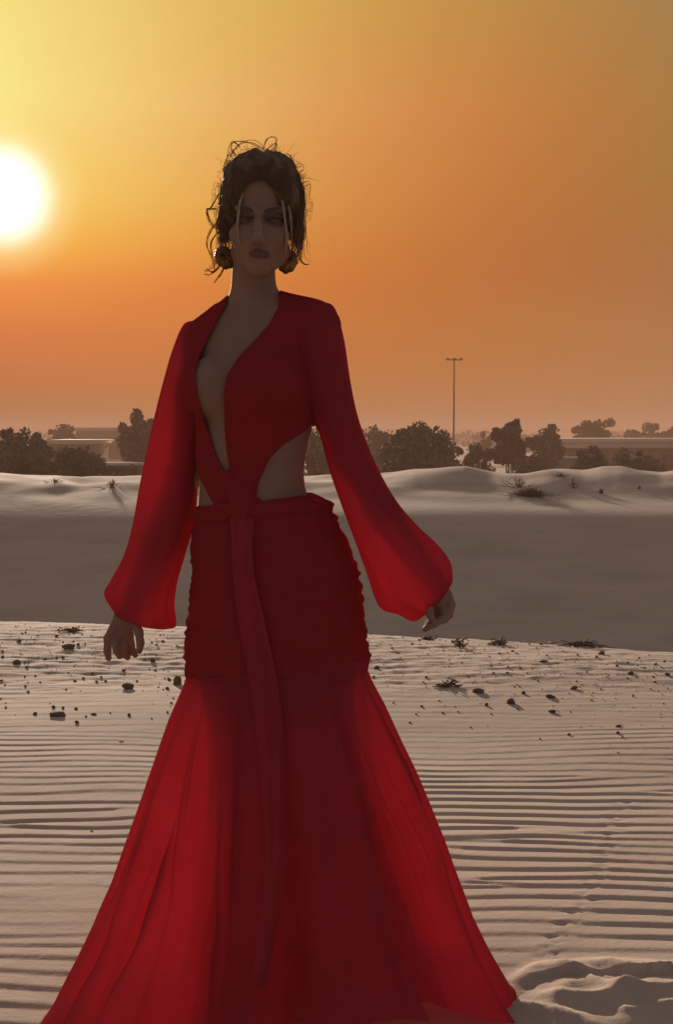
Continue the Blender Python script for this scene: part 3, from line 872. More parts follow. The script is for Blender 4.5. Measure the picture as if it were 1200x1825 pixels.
litter('long brushwood heap at the lip of the drop by a dark stone', 1035, 1152, 70, 3, 70, .014)
litter('small heap of twigs at the lip of the drop below the lowered hand', 886, 1149, 32, 4, 34, .009)
litter('dark flat debris at the lip of the drop just under the lowered hand', 764, 1140, 30, 5, 34, .008)
litter('thin strip of twig litter lying between the gown and the jagged stone', 800, 1224, 44, 6, 40, .005)
litter('greyish dry litter at the lip of the drop near the wide brown stone', 128, 1125, 40, 7, 28, .006)
litter('short dark litter in the middle between gown and lip, above the twig strip', 820, 1154, 26, 8, 30)

# ------------------------------------------------------------------ the person
Y0 = 2.55
MPP = Y0 / FPX


class Field:
    """signed distance samples on a regular grid"""
    def __init__(self, lo, hi, h):
        self.lo, self.h = np.array(lo, float), h
        self.n = np.ceil((np.array(hi) - self.lo) / h).astype(int) + 1
        self.v = np.full(self.n, 9.0, np.float32)

    def sub(self, lo, hi):
        a = np.clip(np.floor((np.array(lo) - self.lo) / self.h).astype(int), 0, self.n)
        b = np.clip(np.ceil((np.array(hi) - self.lo) / self.h).astype(int) + 1, 0, self.n)
        sl_ = tuple(slice(p, q) for p, q in zip(a, b))
        ax = [self.lo[i] + self.h * np.arange(a[i], b[i]) for i in range(3)]
        return sl_, ax[0][:, None, None].astype(np.float32), ax[1][None, :, None].astype(np.float32), ax[2][None, None, :].astype(np.float32)

    def add(self, lo, hi, fn, k):
        m = k + 0.02
        sl_, x, y, z = self.sub(np.array(lo) - m, np.array(hi) + m)
        d = fn(x, y, z).astype(np.float32)
        a = self.v[sl_]
        if k <= 0:
            self.v[sl_] = np.minimum(a, d)
        else:
            h = np.clip(0.5 + 0.5 * (a - d) / k, 0, 1)
            self.v[sl_] = a + (d - a) * h - k * h * (1 - h)

    def cut(self, lo, hi, fn, k):
        m = k + 0.02
        sl_, x, y, z = self.sub(np.array(lo) - m, np.array(hi) + m)
        d = -fn(x, y, z).astype(np.float32)
        a = self.v[sl_]
        h = np.clip(0.5 - 0.5 * (a - d) / k, 0, 1)
        self.v[sl_] = a + (d - a) * h + k * h * (1 - h)

    def capsule(self, a, b, ra, rb, k=0.02, sy=1.0):
        a, b = np.array(a, float), np.array(b, float); r = max(ra, rb)
        ab = b - a; l2 = max(ab @ ab, 1e-9)

        def fn(x, y, z):
            t = np.clip(((x - a[0]) * ab[0] + (y - a[1]) * ab[1] + (z - a[2]) * ab[2]) / l2, 0, 1)
            return np.sqrt((x - a[0] - t * ab[0]) ** 2 + ((y - a[1] - t * ab[1]) / sy) ** 2 + (z - a[2] - t * ab[2]) ** 2) - (ra + t * (rb - ra))
        self.add(np.minimum(a, b) - r, np.maximum(a, b) + r, fn, k)

    def chain(self, pts, k=0.02):
        for p, q in zip(pts[:-1], pts[1:]):
            self.capsule(p[0], q[0], p[1], q[1], k)

    @staticmethod
    def ell_fn(c, r):
        c, r = np.array(c, float), np.array(r, float)

        def fn(x, y, z):
            q = np.sqrt(((x - c[0]) / r[0]) ** 2 + ((y - c[1]) / r[1]) ** 2 + ((z - c[2]) / r[2]) ** 2)
            g = np.sqrt(((x - c[0]) / r[0] ** 2) ** 2 + ((y - c[1]) / r[1] ** 2) ** 2 + ((z - c[2]) / r[2] ** 2) ** 2) + 1e-6
            return q * (q - 1) / g
        return fn

    def ellipsoid(self, c, r, k=0.02):
        self.add(np.array(c) - r, np.array(c) + r, self.ell_fn(c, r), k)

    def carve(self, c, r, k=0.01):
        self.cut(np.array(c) - r, np.array(c) + r, self.ell_fn(c, r), k)

    def surface(self):
        v = self.v; s = v < 0
        nx, ny, nz = v.shape
        cnt = np.zeros((nx - 1, ny - 1, nz - 1), np.int8)
        for i in (0, 1):
            for j in (0, 1):
                for q in (0, 1):
                    cnt += s[i:nx - 1 + i, j:ny - 1 + j, q:nz - 1 + q]
        act = np.argwhere((cnt > 0) & (cnt < 8))
        idx = np.full(cnt.shape, -1, np.int32)
        idx[act[:, 0], act[:, 1], act[:, 2]] = np.arange(len(act))
        cor = np.array([[i, j, q] for i in (0, 1) for j in (0, 1) for q in (0, 1)])
        cv = np.stack([v[act[:, 0] + c[0], act[:, 1] + c[1], act[:, 2] + c[2]] for c in cor], 1)
        acc = np.zeros((len(act), 3)); w = np.zeros(len(act))
        for a in range(8):
            for b in range(a + 1, 8):
                if np.abs(cor[a] - cor[b]).sum() != 1: continue
                m = (cv[:, a] < 0) != (cv[:, b] < 0)
                t = cv[m, a] / (cv[m, a] - cv[m, b])
                acc[m] += cor[a] + t[:, None] * (cor[b] - cor[a]); w[m] += 1
        V = self.lo + self.h * (act + acc / w[:, None])
        F = []
        for ax in range(3):
            o1, o2 = [(1, 2), (2, 0), (0, 1)][ax]
            sa = np.take(s, range(0, v.shape[ax] - 1), ax); sb = np.take(s, range(1, v.shape[ax]), ax)
            e = np.argwhere(sa != sb)
            e = e[(e[:, o1] > 0) & (e[:, o2] > 0) & (e[:, o1] < v.shape[o1] - 1) & (e[:, o2] < v.shape[o2] - 1)]
            ins = s[e[:, 0], e[:, 1], e[:, 2]]
            q = []
            for d1, d2 in ((-1, -1), (0, -1), (0, 0), (-1, 0)):
                c = e.copy(); c[:, o1] += d1; c[:, o2] += d2
                q.append(idx[c[:, 0], c[:, 1], c[:, 2]])
            q = np.stack(q, 1)
            q[~ins] = q[~ins][:, ::-1]
            F.append(q)
        F = np.concatenate(F)
        return V, F[(F >= 0).all(1)]


def P(px, py, dy=0.0):
    return W(px, py, Y0 + dy)


person = empty('person', (W(470, 1789, Y0)[0], Y0, 0.0),
               'person in a long red gown with deep neckline and sheer sleeves, arms held away', 'person')
ORG = np.array(person.location)


def part(name, V, F, mat, parent=None, smooth=True):
    """V in world coordinates; every part keeps the person's origin"""
    return link(name, mesh_np(name, V - ORG, F, smooth), mat, parent or person)


f = Field((-0.52, Y0 - 0.27, -0.02), (0.30, Y0 + 0.21, 1.80), 0.003)
TOR = [  # py, left, right, half depth, depth centre
    (560, 395, 520, .040, .010), (585, 365, 558, .058, .010), (615, 350, 575, .074, .008), (660, 344, 572, .090, .004), (705, 348, 568, .098, 0), (745, 352, 560, .096, 0), (800, 357, 547, .088, 0),
    (840, 358, 541, .082, 0), (870, 356, 544, .082, 0), (900, 354, 556, .088, 0), (960, 352, 584, .104, .006), (1030, 352, 622, .116, .012), (1100, 350, 634, .118, .015), (1150, 356, 628, .11, .012)]
tz = np.array([P(460, t[0])[2] for t in TOR])[::-1]
tl = np.array([P(t[1], t[0])[0] for t in TOR])[::-1]
tr_ = np.array([P(t[2], t[0])[0] for t in TOR])[::-1]
tb = np.array([t[3] for t in TOR])[::-1]; tcy = np.array([t[4] for t in TOR])[::-1]


def torso(x, y, z):
    zz = np.clip(z, tz[0], tz[-1])
    a = (np.interp(zz, tz, tr_) - np.interp(zz, tz, tl)) / 2; c = (np.interp(zz, tz, tr_) + np.interp(zz, tz, tl)) / 2
    b = np.interp(zz, tz, tb); cy = Y0 + np.interp(zz, tz, tcy)
    q = np.sqrt(((x - c) / a) ** 2 + ((y - cy) / b) ** 2)
    g = np.sqrt(((x - c) / a ** 2) ** 2 + ((y - cy) / b ** 2) ** 2) + 1e-6
    d = q * (q - 1) / g
    dz = np.maximum(z - tz[-1], tz[0] - z)
    return np.where(dz > 0, np.sqrt(np.maximum(d, 0) ** 2 + dz ** 2), np.maximum(d, dz * 0.6))


f.add((tl.min(), Y0 - .13, tz[0]), (tr_.max(), Y0 + .14, tz[-1]), torso, 0.0)
f.ellipsoid(P(372, 690, -.070), (.052, .045, .058), .03)
f.ellipsoid(P(468, 690, -.078), (.058, .050, .060), .03)
SHL, SHR = P(368, 612, .03), P(560, 582, -.02)
f.capsule(P(450, 556, .02), SHL, .045, .047, .03)
f.capsule(P(455, 548, .02), SHR, .040, .046, .03)
bodice_field = f.v.copy()
f.capsule(P(452, 480, .005), P(452, 575, .02), .044, .05, .022)
# arms
f.chain([(SHL, .046), (P(346, 700, .045), .041), (P(326, 850, .05), .035), (P(285, 960, .03), .035), (P(232, 1078, .0), .024)], .02)
f.chain([(SHR, .046), (P(585, 690, -.02), .037), (P(622, 815, -.02), .031), (P(680, 915, -.04), .031), (P(775, 1040, -.06), .022)], .02)
# hands: palm, four fingers, thumb
h1 = -.005
f.ellipsoid(P(221, 1106, h1), (.024, .017, .032), .015)
for pts in ([(205, 1112, -.012, .0098), (192, 1138, -.022, .0088), (191, 1160, -.012, .0078), (193, 1173, -.002, .0066)],
            [(212, 1126, -.006, .0092), (206, 1146, -.024, .0086), (208, 1160, -.018, .0078), (213, 1170, -.002, .0066)],
            [(222, 1130, .002, .0090), (220, 1150, -.014, .0082), (222, 1163, -.008, .0074), (227, 1172, .008, .0064)],
            [(231, 1128, .008, .0082), (233, 1148, .0, .0074), (236, 1160, .006, .0066), (241, 1168, .016, .0058)],
            [(236, 1104, -.016, .0098), (247, 1126, -.030, .0090), (250, 1146, -.030, .0080), (248, 1160, -.024, .0068)]):
    f.chain([(P(a, b, c), r) for a, b, c, r in pts], .0045)
h2 = -.065
f.ellipsoid(P(783, 1064, h2), (.021, .020, .030), .015)
for pts in ([(797, 1056, -.062, .0092), (805, 1078, -.075, .0086), (801, 1096, -.082, .0076), (789, 1106, -.082, .0066)],
            [(790, 1082, -.072, .0094), (793, 1102, -.088, .0086), (775, 1111, -.094, .0076), (760, 1120, -.092, .0066)],
            [(782, 1088, -.060, .0092), (782, 1106, -.070, .0082), (768, 1112, -.074, .0072), (758, 1121, -.072, .0064)],
            [(775, 1084, -.046, .0084), (772, 1102, -.052, .0074), (764, 1112, -.056, .0066), (760, 1117, -.056, .0058)],
            [(772, 1064, -.082, .0098), (766, 1082, -.096, .0088), (767, 1096, -.102, .0076), (771, 1103, -.102, .0064)]):
    f.chain([(P(a, b, c), r) for a, b, c, r in pts], .0045)
# legs and feet
for hip, knee, ank, toe in (((430, 1090, .01), (420, 1400, -.02), (432, 1722, .03), (436, 1772, -.10)), ((558, 1090, .01), (572, 1400, -.03), (590, 1722, .05), (602, 1772, -.08))):
    A, B, C, T = (np.array(P(*q)) for q in (hip, knee, ank, toe))
    f.chain([(A, .082), (A * .55 + B * .45, .072), (B, .05)], .03)
    cm = B * .68 + C * .32 + np.array([0, .022, 0])
    f.chain([(B, .048), (cm, .050), (C, .030)], .03)
    C2 = C.copy(); C2[2] = .035
    T[2] = .018
    f.chain([(C, .030), (C2, .030), ((C2 + T) / 2, .030), (T, .018)], .02)
# head: centre between the brows
HC = P(466, 386, -.018)
ROLL = math.radians(2.5)


def H(x, y, z):
    return HC + np.array([x * math.cos(ROLL) + z * math.sin(ROLL) * 0.6, y, z - x * math.sin(ROLL)])


f.ellipsoid(H(0, .022, .028), (.066, .088, .080), .0)
f.ellipsoid(H(0, -.018, .035), (.058, .062, .060), .02)
f.ellipsoid(H(0, -.022, -.050), (.053, .060, .066), .02)
f.capsule(H(-.040, .0, -.070), H(0, -.058, -.108), .020, .016, .02)
f.capsule(H(.040, .0, -.070), H(0, -.058, -.108), .020, .016, .02)
f.ellipsoid(H(0, -.066, -.112), (.016, .014, .014), .012)
for s in (-1, 1):
    f.ellipsoid(H(s * .040, -.052, -.046), (.020, .020, .018), .02)
    f.capsule(H(s * .012, -.078, -.002), H(s * .042, -.066, .003), .0075, .007, .012)
    f.carve(H(s * .030, -.089, -.017), (.0175, .014, .0105), .010)
    f.ellipsoid(H(s * .030, -.066, -.018), (.0135, .0125, .0125), .004)
    f.capsule(H(s * .016, -.076, -.012), H(s * .044, -.068, -.010), .0032, .003, .004)
    f.ellipsoid(H(s * .009, -.088, -.062), (.007, .009, .006), .006)
    f.ellipsoid(H(s * .068, .012, -.022), (.010, .020, .030), .008)
f.capsule(H(0, -.079, -.008), H(0, -.099, -.056), .0075, .0092, .010)
f.capsule(H(-.018, -.073, -.0845), H(-.004, -.083, -.0820), .0034, .0046, .005)
f.capsule(H(.018, -.073, -.0845), H(.004, -.083, -.0820), .0034, .0046, .005)
f.capsule(H(-.016, -.073, -.0865), H(0, -.081, -.0900), .0034, .0055, .006)
f.capsule(H(.016, -.073, -.0865), H(0, -.081, -.0900), .0034, .0055, .006)
body_v = f.v
bV, bF = f.surface()
body = part('body', bV, bF, M['skin'])
# skin tone with lip colour and darker patches round the eyes
loc = bV - HC
tone = np.tile(np.array([0.27, 0.165, 0.125]), (len(bV), 1))
tone *= (1 + 0.06 * perlin(bV[:, 0] * 30, bV[:, 2] * 30))[:, None]
zr = loc[:, 2] + loc[:, 0] * math.sin(ROLL)
lipm = np.clip(1.3 - np.sqrt((loc[:, 0] / .019) ** 2 + ((zr + .0862) / .0078) ** 2), 0, .3) / .3 * (loc[:, 1] < -.06)
tone = tone * (1 - lipm[:, None]) + lipm[:, None] * np.array([0.16, 0.07, 0.06])
for s in (-1, 1):
    e = np.clip(1.45 - np.sqrt(((loc[:, 0] - s * .031) / .020) ** 2 + ((zr + .014) / .0135) ** 2), 0, .45) / .45 * (loc[:, 1] < -.04)
    tone = tone * (1 - .62 * e[:, None]) + .62 * e[:, None] * np.array([0.075, 0.04, 0.033])
at = body.data.color_attributes.new('skin_tone', 'FLOAT_COLOR', 'POINT')
at.data.foreach_set('color', np.concatenate([tone, np.ones((len(tone), 1))], 1).astype(np.float32).ravel()) if len(body.data.vertices) == len(tone) else None

for s in (-1, 1):
    pts = catmull([H(s * .012, -.0850, -.0035), H(s * .026, -.0825, .0025), H(s * .040, -.0725, .0055), H(s * .050, -.060, .002)], 10)
    part('eyebrow', *tube(pts, np.array([.0026, .003, .0031, .003, .0029, .0027, .0024, .002, .0015, .001]) * .8, 6), M['brow'])
    pts = catmull([H(s * .015, -.0800, -.019), H(s * .024, -.0818, -.0155), H(s * .034, -.0800, -.0145), H(s * .046, -.0715, -.016)], 10)
    part('eyelash', *tube(pts, np.linspace(.0012, .0019, 10), 5), M['eye'])

# ---- bodice: a shell round the torso, open where the skin shows
g = Field((-0.33, Y0 - 0.20, P(460, 912)[2]), (0.06, Y0 + 0.17, P(460, 515)[2]), 0.003)
sl_, gx, gy, gz_ = f.sub(g.lo, g.lo + g.h * (g.n - 1))
g = Field(np.array([f.lo[i] + f.h * sl_[i].start for i in range(3)]), np.array([f.lo[i] + f.h * (sl_[i].stop - 1) for i in range(3)]), f.h)
g.n = np.array([s.stop - s.start for s in sl_])
sd = bodice_field[sl_]
X3, Y3, Z3 = np.broadcast_arrays(gx, gy, gz_)
PX, PY = project(X3.astype(np.float32), Y3, Z3)
NECK = [(412, 500), (404, 540), (392, 562), (375, 595), (358, 630), (347, 662), (352, 705), (364, 750), (381, 800), (398, 838), (409, 860), (410, 845), (403, 800), (400, 760), (399, 700), (405, 667),
        (424, 637), (454, 607), (480, 577), (496, 548), (500, 500)]


def poly_sd(px, py, poly):
    d = np.full(px.shape, 1e9, np.float32); ins = np.zeros(px.shape, bool)
    n = len(poly)
    for i in range(n):
        ax, ay = poly[i]; bx, by = poly[(i + 1) % n]
        ex, ey = bx - ax, by - ay
        t = np.clip(((px - ax) * ex + (py - ay) * ey) / (ex * ex + ey * ey), 0, 1)
        d = np.minimum(d, (px - ax - t * ex) ** 2 + (py - ay - t * ey) ** 2)
        c = ((ay > py) != (by > py))
        if ey != 0: ins ^= c & (px < (py - ay) / ey * ex + ax)
    return np.where(ins, -np.sqrt(d), np.sqrt(d))


hole = poly_sd(PX, PY, NECK) * MPP                                     # negative inside the neckline
hole = np.where(Y3 < Y0 + 0.03, hole, np.sqrt((X3 - P(452, 540)[0]) ** 2 + (Y3 - Y0 - .02) ** 2) - np.where(Z3 > P(450, 560)[2], .058, 0))
low = np.interp(PX, [300, 352, 386, 452, 462, 480, 505, 540, 566, 640], [842, 846, 910, 910, 858, 818, 793, 771, 748, 742])
low = np.where(Y3 < Y0 + 0.02, low, 760)
lowd = (PY - low) * MPP * 0.75
_an = np.arctan2(PX - 430, 915 - PY)
_rr = np.hypot(PX - 430, 915 - PY)
crinkle = 0.0030 * np.sin(_an * 19 + 1.5 * np.sin(_rr * .013)) * np.clip(1.25 - _rr / 330, 0, 1) * np.clip(_rr / 90, 0, 1) + 0.0012 * np.sin((PX * 0.9 + PY * 0.5) * 0.07 + 2.2 * np.sin(PX * 0.02)) + 0.0022 * np.sin((PX - 430) * 0.16) * np.clip((PY - 760) / 140, 0, 1)
outer = sd - 0.008 - crinkle
shell = np.maximum(outer, -(sd + 0.002))
sh = np.maximum(shell, -hole)
sh = np.maximum(sh, lowd)
g.v = sh.astype(np.float32)
g.v[0], g.v[-1], g.v[:, 0], g.v[:, -1], g.v[:, :, 0], g.v[:, :, -1] = [np.maximum(a, 0.002) for a in (g.v[0], g.v[-1], g.v[:, 0], g.v[:, -1], g.v[:, :, 0], g.v[:, :, -1])]
dV, dF = g.surface()
dress = part('dress', dV, dF, M['cloth'])


def sheet(name, G, mat, parent, closed=True):
    """surface over a grid of points G (rows, columns, 3)"""
    n, m = G.shape[:2]
    i, j = np.meshgrid(np.arange(n - 1), np.arange(m if closed else m - 1), indexing='ij')
    j2 = (j + 1) % m
    F = np.stack([i * m + j, i * m + j2, (i + 1) * m + j2, (i + 1) * m + j], -1).reshape(-1, 4)
    return part(name, G.reshape(-1, 3), F, mat, parent)


# ---- sleeves
def sleeve(rows, n, seed, folds):
    R_ = np.array(rows, float)                              # outer px,py, inner px,py, half depth, depth offset
    R_ = catmull(R_, n)
    ph = np.linspace(0, 2 * np.pi, 120, endpoint=False)
    rg = np.random.default_rng(seed)
    t = np.linspace(0, 1, n)
    A = np.stack([W(r[0], r[1], Y0 + r[5]) for r in R_]); B = np.stack([W(r[2], r[3], Y0 + r[5]) for r in R_])
    C, Hf = (A + B) / 2, (A - B) / 2
    rad = np.ones((n, len(ph)))
    for k in range(folds):
        c, w, a = rg.uniform(0, 2 * np.pi), rg.uniform(.10, .24), rg.uniform(.03, .10) * rg.choice([-1, 1])
        tw = rg.uniform(-.7, .7)
        dd = (ph[None] - c - tw * t[:, None] + np.pi) % (2 * np.pi) - np.pi
        rad += a * np.exp(-(dd / w) ** 2) * (t[:, None] ** 1.4)
    side = np.abs(np.cos(ph))[None] ** 6
    rad = 1 + (rad - 1) * (1 - 0.75 * side)
    # gathers above the cuff
    rad += 0.045 * np.sin(ph[None] * 17 + 3 * t[:, None]) * sstep(.86, 1.0, t)[:, None]
    rad += 0.10 * perlin(ph[None] * 2.2 + seed * 5, t[:, None] * 7) * sstep(.55, .8, t)[:, None] * (1 - sstep(.93, 1, t))[:, None]
    G = C[:, None] + rad[..., None] * (np.cos(ph)[None, :, None] * Hf[:, None] + np.sin(ph)[None, :, None] * np.array([0, 1.0, 0]) * R_[:, 4][:, None, None])
    return G


LS = [(352, 572, 392, 622, .054, .03), (328, 578, 388, 680, .060, .034), (308, 622, 376, 738, .058, .04), (292, 676, 364, 786, .056, .044), (276, 738, 356, 832, .056, .045), (262, 800, 352, 866, .058, .045),
      (248, 868, 350, 900, .062, .04), (237, 930, 342, 945, .066, .035), (222, 985, 326, 1000, .070, .025), (199, 1030, 313, 1042, .072, .015), (185, 1052, 308, 1078, .068, .008), (190, 1074, 309, 1104, .058, .004),
      (203, 1090, 306, 1119, .048, .0), (207, 1096, 280, 1120, .036, .0), (209, 1097, 258, 1112, .029, .0)]
RS = [(560, 541, 530, 602, .052, -.02), (594, 545, 536, 680, .058, -.02), (613, 602, 554, 742, .056, -.02), (625, 680, 570, 776, .054, -.02), (640, 748, 584, 828, .054, -.02), (668, 822, 602, 882, .058, -.022),
      (704, 888, 622, 936, .062, -.03), (742, 934, 640, 984, .066, -.04), (776, 966, 655, 1026, .068, -.05), (798, 992, 668, 1062, .066, -.055), (807, 1020, 682, 1086, .060, -.06), (805, 1040, 708, 1096, .050, -.06),
      (798, 1052, 738, 1106, .040, -.062), (794, 1054, 756, 1094, .032, -.062), (792, 1050, 762, 1076, .026, -.062)]
sheet('sleeve', sleeve(LS, 110, 1, 16), M['sheer'], dress)
sheet('sleeve', sleeve(RS, 110, 2, 16), M['sheer'], dress)

# ---- skirt: gathered hip panel, then a sheer flare
SL = np.array([(904, 354), (930, 344), (965, 341), (1000, 344), (1030, 343), (1070, 339), (1110, 335), (1140, 331), (1190, 329), (1208, 332), (1235, 321), (1280, 301), (1330, 283), (1380, 265), (1440, 245), (1500, 224),
               (1570, 199), (1640, 170), (1710, 136), (1780, 100), (1825, 72), (1842, 60)], float)
SR = np.array([(882, 556), (899, 588), (930, 601), (960, 616), (990, 629), (1020, 640), (1060, 645), (1100, 650), (1140, 653), (1170, 661), (1195, 655), (1220, 665), (1260, 686), (1330, 717), (1390, 745), (1450, 770),
               (1510, 792), (1580, 816), (1650, 841), (1710, 871), (1755, 896), (1790, 916)], float)
HEAD_T = np.linspace(0, 1, 300)


def arc_param(A):
    s = np.concatenate([[0], np.cumsum(np.hypot(*np.diff(A, axis=0).T))]); return s / s[-1]


tL = (SL[:, 0] - SL[0, 0]) / (SL[-1, 0] - SL[0, 0]); tR = (SR[:, 0] - SR[0, 0]) / (SR[-1, 0] - SR[0, 0])
SPLIT = 0.315
_srg = np.random.default_rng(21)
# ridges of the flare: (angle at hem, width, height); angle pi*1.5 is the front
RIDGES = [(_srg.uniform(0, 2 * np.pi), _srg.uniform(.05, .20), _srg.uniform(.02, .06) * _srg.choice([-1, 1, 1])) for _ in range(34)]

# short sharper creases that run out part way down
CREASES = [(np.pi * _srg.uniform(1.02, 1.98), _srg.uniform(.018, .045), _srg.uniform(.012, .026) * _srg.choice([-1, 1]), _srg.uniform(.3, .85), _srg.uniform(.12, .3), _srg.uniform(-.35, .35)) for _ in range(20)]


def skirt_grid(t, ph, flare):
    t = np.asarray(t); ph = np.asarray(ph)
    yl, xl = np.interp(t, tL, SL[:, 0]), np.interp(t, tL, SL[:, 1])
    yr, xr = np.interp(t, tR, SR[:, 0]), np.interp(t, tR, SR[:, 1])
    fl = np.clip((t - SPLIT) / (1 - SPLIT), 0, 1)
    dl = -0.14 * fl ** 1.5; dr = -0.01 * fl
    A = np.stack([W(a, b, Y0 + c) for a, b, c in zip(xr, yr, dr)]); B = np.stack([W(a, b, Y0 + c) for a, b, c in zip(xl, yl, dl)])
    C, Hf = (A + B) / 2, (A - B) / 2
    bf = np.interp(t, [0, .12, .25, SPLIT, .6, 1], [.094, .125, .138, .136, .150, .165])
    bb = np.interp(t, [0, .12, .25, SPLIT, .6, 1], [.094, .135, .142, .140, .230, .36])
    c_, s_ = np.cos(ph), np.sin(ph)
    dep = np.where(s_[None] < 0, bf[:, None], bb[:, None])
    e = 0.88
    cc = np.sign(c_) * np.abs(c_) ** e; ss = np.sign(s_) * np.abs(s_) ** e
    G = C[:, None] + cc[None, :, None] * Hf[:, None] + ss[None, :, None] * dep[..., None] * np.array([0, 1.0, 0])
    nrm = np.stack([c_, s_, 0 * c_], -1)[None]
    if flare:
        disp = np.zeros((len(t), len(ph)))
        for a, w, h in RIDGES:
            dd = (ph[None] - a + np.pi) % (2 * np.pi) - np.pi
            ww = w * (1.25 - .35 * fl[:, None])
            disp += h * np.exp(-(dd / ww) ** 2) * fl[:, None] ** 0.8
        disp += (0.008 * perlin(ph[None] * 7 + 1.5 * t[:, None], t[:, None] * 2.2) + 0.018 * perlin(ph[None] * 4 + 1.2 * t[:, None], t[:, None] * 7)) * fl[:, None] ** .7
        for a, w, h, tc_, tw_, sl_k in CREASES:
            dd = (ph[None] - a - sl_k * (fl[:, None] - tc_) + np.pi) % (2 * np.pi) - np.pi
            disp += h * np.exp(-(dd / w) ** 2) * np.exp(-((fl[:, None] - tc_) / tw_) ** 2)
        side = np.abs(c_)[None] ** 10
        G = G + (disp * (1 - .85 * side))[..., None] * nrm
        # hem is lifted a little in front so the sand shows under it
        lift = (0.055 + .03 * np.sin(ph * 5 + .6)) * np.clip(-s_, 0, 1) ** 0.7 * (0.35 + .65 * sstep(-.6, .25, c_))
        G[..., 2] += lift[None] * (fl[:, None] ** 5)
        G[..., 2] = np.maximum(G[..., 2], 0.006)
    else:
        u = t / SPLIT
        # gathers: crowded short wrinkles at both side seams, long soft swags between them
        side = np.abs(c_)[None] ** 3
        wr = np.sin(u[:, None] * 88 + 4 * perlin(ph[None] * 1.2 + 3, u[:, None] * 7) + 2.0 * c_[None])
        wr2 = np.sin(u[:, None] * 47 + 5 * perlin(ph[None] * 2 + 9, u[:, None] * 5 + 4) - 6.0 * s_[None] ** 2)
        vary = np.clip(.55 + .8 * perlin(ph[None] * 2 + 1, u[:, None] * 9), .1, 1.3)
        disp = side * (.0030 * wr * vary + .0016 * wr2) + (1 - side) * (.0012 * wr2 * (0.5 + perlin(ph[None] * 3, u[:, None] * 3)))
        disp += .004 * perlin(ph[None] * 5 + 6, u[:, None] * 11)
        G = G + disp[..., None] * nrm
    return G


PHI = np.linspace(0, 2 * np.pi, 420, endpoint=False)
skirt = sheet('skirt', skirt_grid(np.linspace(0.0, SPLIT, 190), PHI, False), M['cloth'], dress)
sheet('skirt_flare', skirt_grid(np.linspace(SPLIT - .004, 1, 170), PHI, True), M['sheer'], dress)


def shading_lining_grid(t, ph):  # inner tube added and shaped so the middle of the flare lets less light through
    y = 1165 + t * (1742 - 1165)
    xl = np.interp(y, [1165, 1250, 1350, 1500, 1742], [346, 364, 372, 368, 322])
    xr = np.interp(y, [1165, 1250, 1350, 1500, 1742], [640, 632, 640, 676, 752])
    A = np.stack([W(a, b, Y0) for a, b in zip(xr, y)]); B = np.stack([W(a, b, Y0) for a, b in zip(xl, y)])
    C, Hf = (A + B) / 2, (A - B) / 2
    c_, s_ = np.cos(ph), np.sin(ph)
    fo = 1 + .05 * np.sin(ph[None] * 9 + 2 * t[:, None]) * t[:, None] + .05 * perlin(ph[None] * 3, t[:, None] * 3)
    return C[:, None] + fo[..., None] * (c_[None, :, None] * Hf[:, None] + s_[None, :, None] * np.array([0, .118, 0]))


sheet('shading_lining', shading_lining_grid(np.linspace(0, 1, 60), np.linspace(0, 2 * np.pi, 140, endpoint=False)), M['shading_lining'], dress)

# waistband: a soft rolled edge along the top of the skirt
tw = np.linspace(0, .028, 8)
gw = skirt_grid(tw, PHI, False)
cw = gw.mean(1, keepdims=True)
prof = np.array([0.001, .006, .009, .008, .009, .008, .005, .001])
dirw = gw - cw; dirw[..., 2] = 0; dirw /= np.linalg.norm(dirw, axis=-1, keepdims=True)
sheet('waistband', gw + dirw * (prof * 0.8)[:, None, None] + np.array([0, 0, .004]), M['cloth'], dress)

# front knot and hanging sash
k = Field(P(372, 930, -.20), P(474, 840, -.04), 0.003)
k = Field((P(372, 930)[0], Y0 - .20, P(400, 935)[2]), (P(474, 900)[0], Y0 - .03, P(400, 835)[2]), 0.003)
for a, b, r1_, r2_ in (((406, 842, -.076), (424, 914, -.098), .010, .014), ((450, 836, -.074), (433, 914, -.098), .010, .014), ((426, 836, -.078), (428, 917, -.102), .011, .014),
                       ((394, 902, -.086), (424, 912, -.098), .009, .014), ((458, 894, -.086), (434, 912, -.098), .009, .014), ((438, 838, -.078), (431, 925, -.102), .008, .013)):
    k.capsule(P(*a), P(*b), r1_, r2_, .004)
kV, kF = k.surface()
part('knot', kV, kF, M['cloth'], dress)
SA = np.array([(429, 896, 16), (427, 930, 21), (426, 970, 19), (432, 1030, 20), (447, 1100, 24), (460, 1170, 26), (471, 1250, 26), (481, 1330, 25), (488, 1410, 22), (491, 1490, 19), (487, 1570, 17), (480, 1640, 16), (472, 1700, 15), (466, 1745, 14)], float)
SAc = catmull(SA, 120)
cols = np.linspace(-1, 1, 17)
SG = skirt_grid(np.clip((SAc[:, 1] - 893) / (1815 - 893), 0, SPLIT - .001), np.linspace(np.pi, 2 * np.pi, 241), False)
SG2 = skirt_grid(np.clip((SAc[:, 1] - 893) / (1815 - 893), SPLIT, 1), np.linspace(np.pi, 2 * np.pi, 241), True)
G = np.zeros((120, 17, 3))
for i, (a, b, c) in enumerate(SAc):
    row = (SG if (b - 893) / (1815 - 893) < SPLIT else SG2)[i]
    o = np.argsort(row[:, 0])
    for j, q in enumerate(cols):
        wv = 2.0 * math.sin(b * .021)
        pp = W(a + q * c + wv * (.4 + .6 * abs(q)), b + 3 * q, Y0 - .16)
        G[i, j] = [pp[0], np.interp(pp[0], row[o, 0], row[o, 1]), pp[2]]
yy = np.pad(G[:, :, 1], ((9, 9), (0, 0)), mode='edge')
ys = np.stack([np.convolve(yy[:, j], np.ones(19) / 19, mode='valid') for j in range(17)], 1)
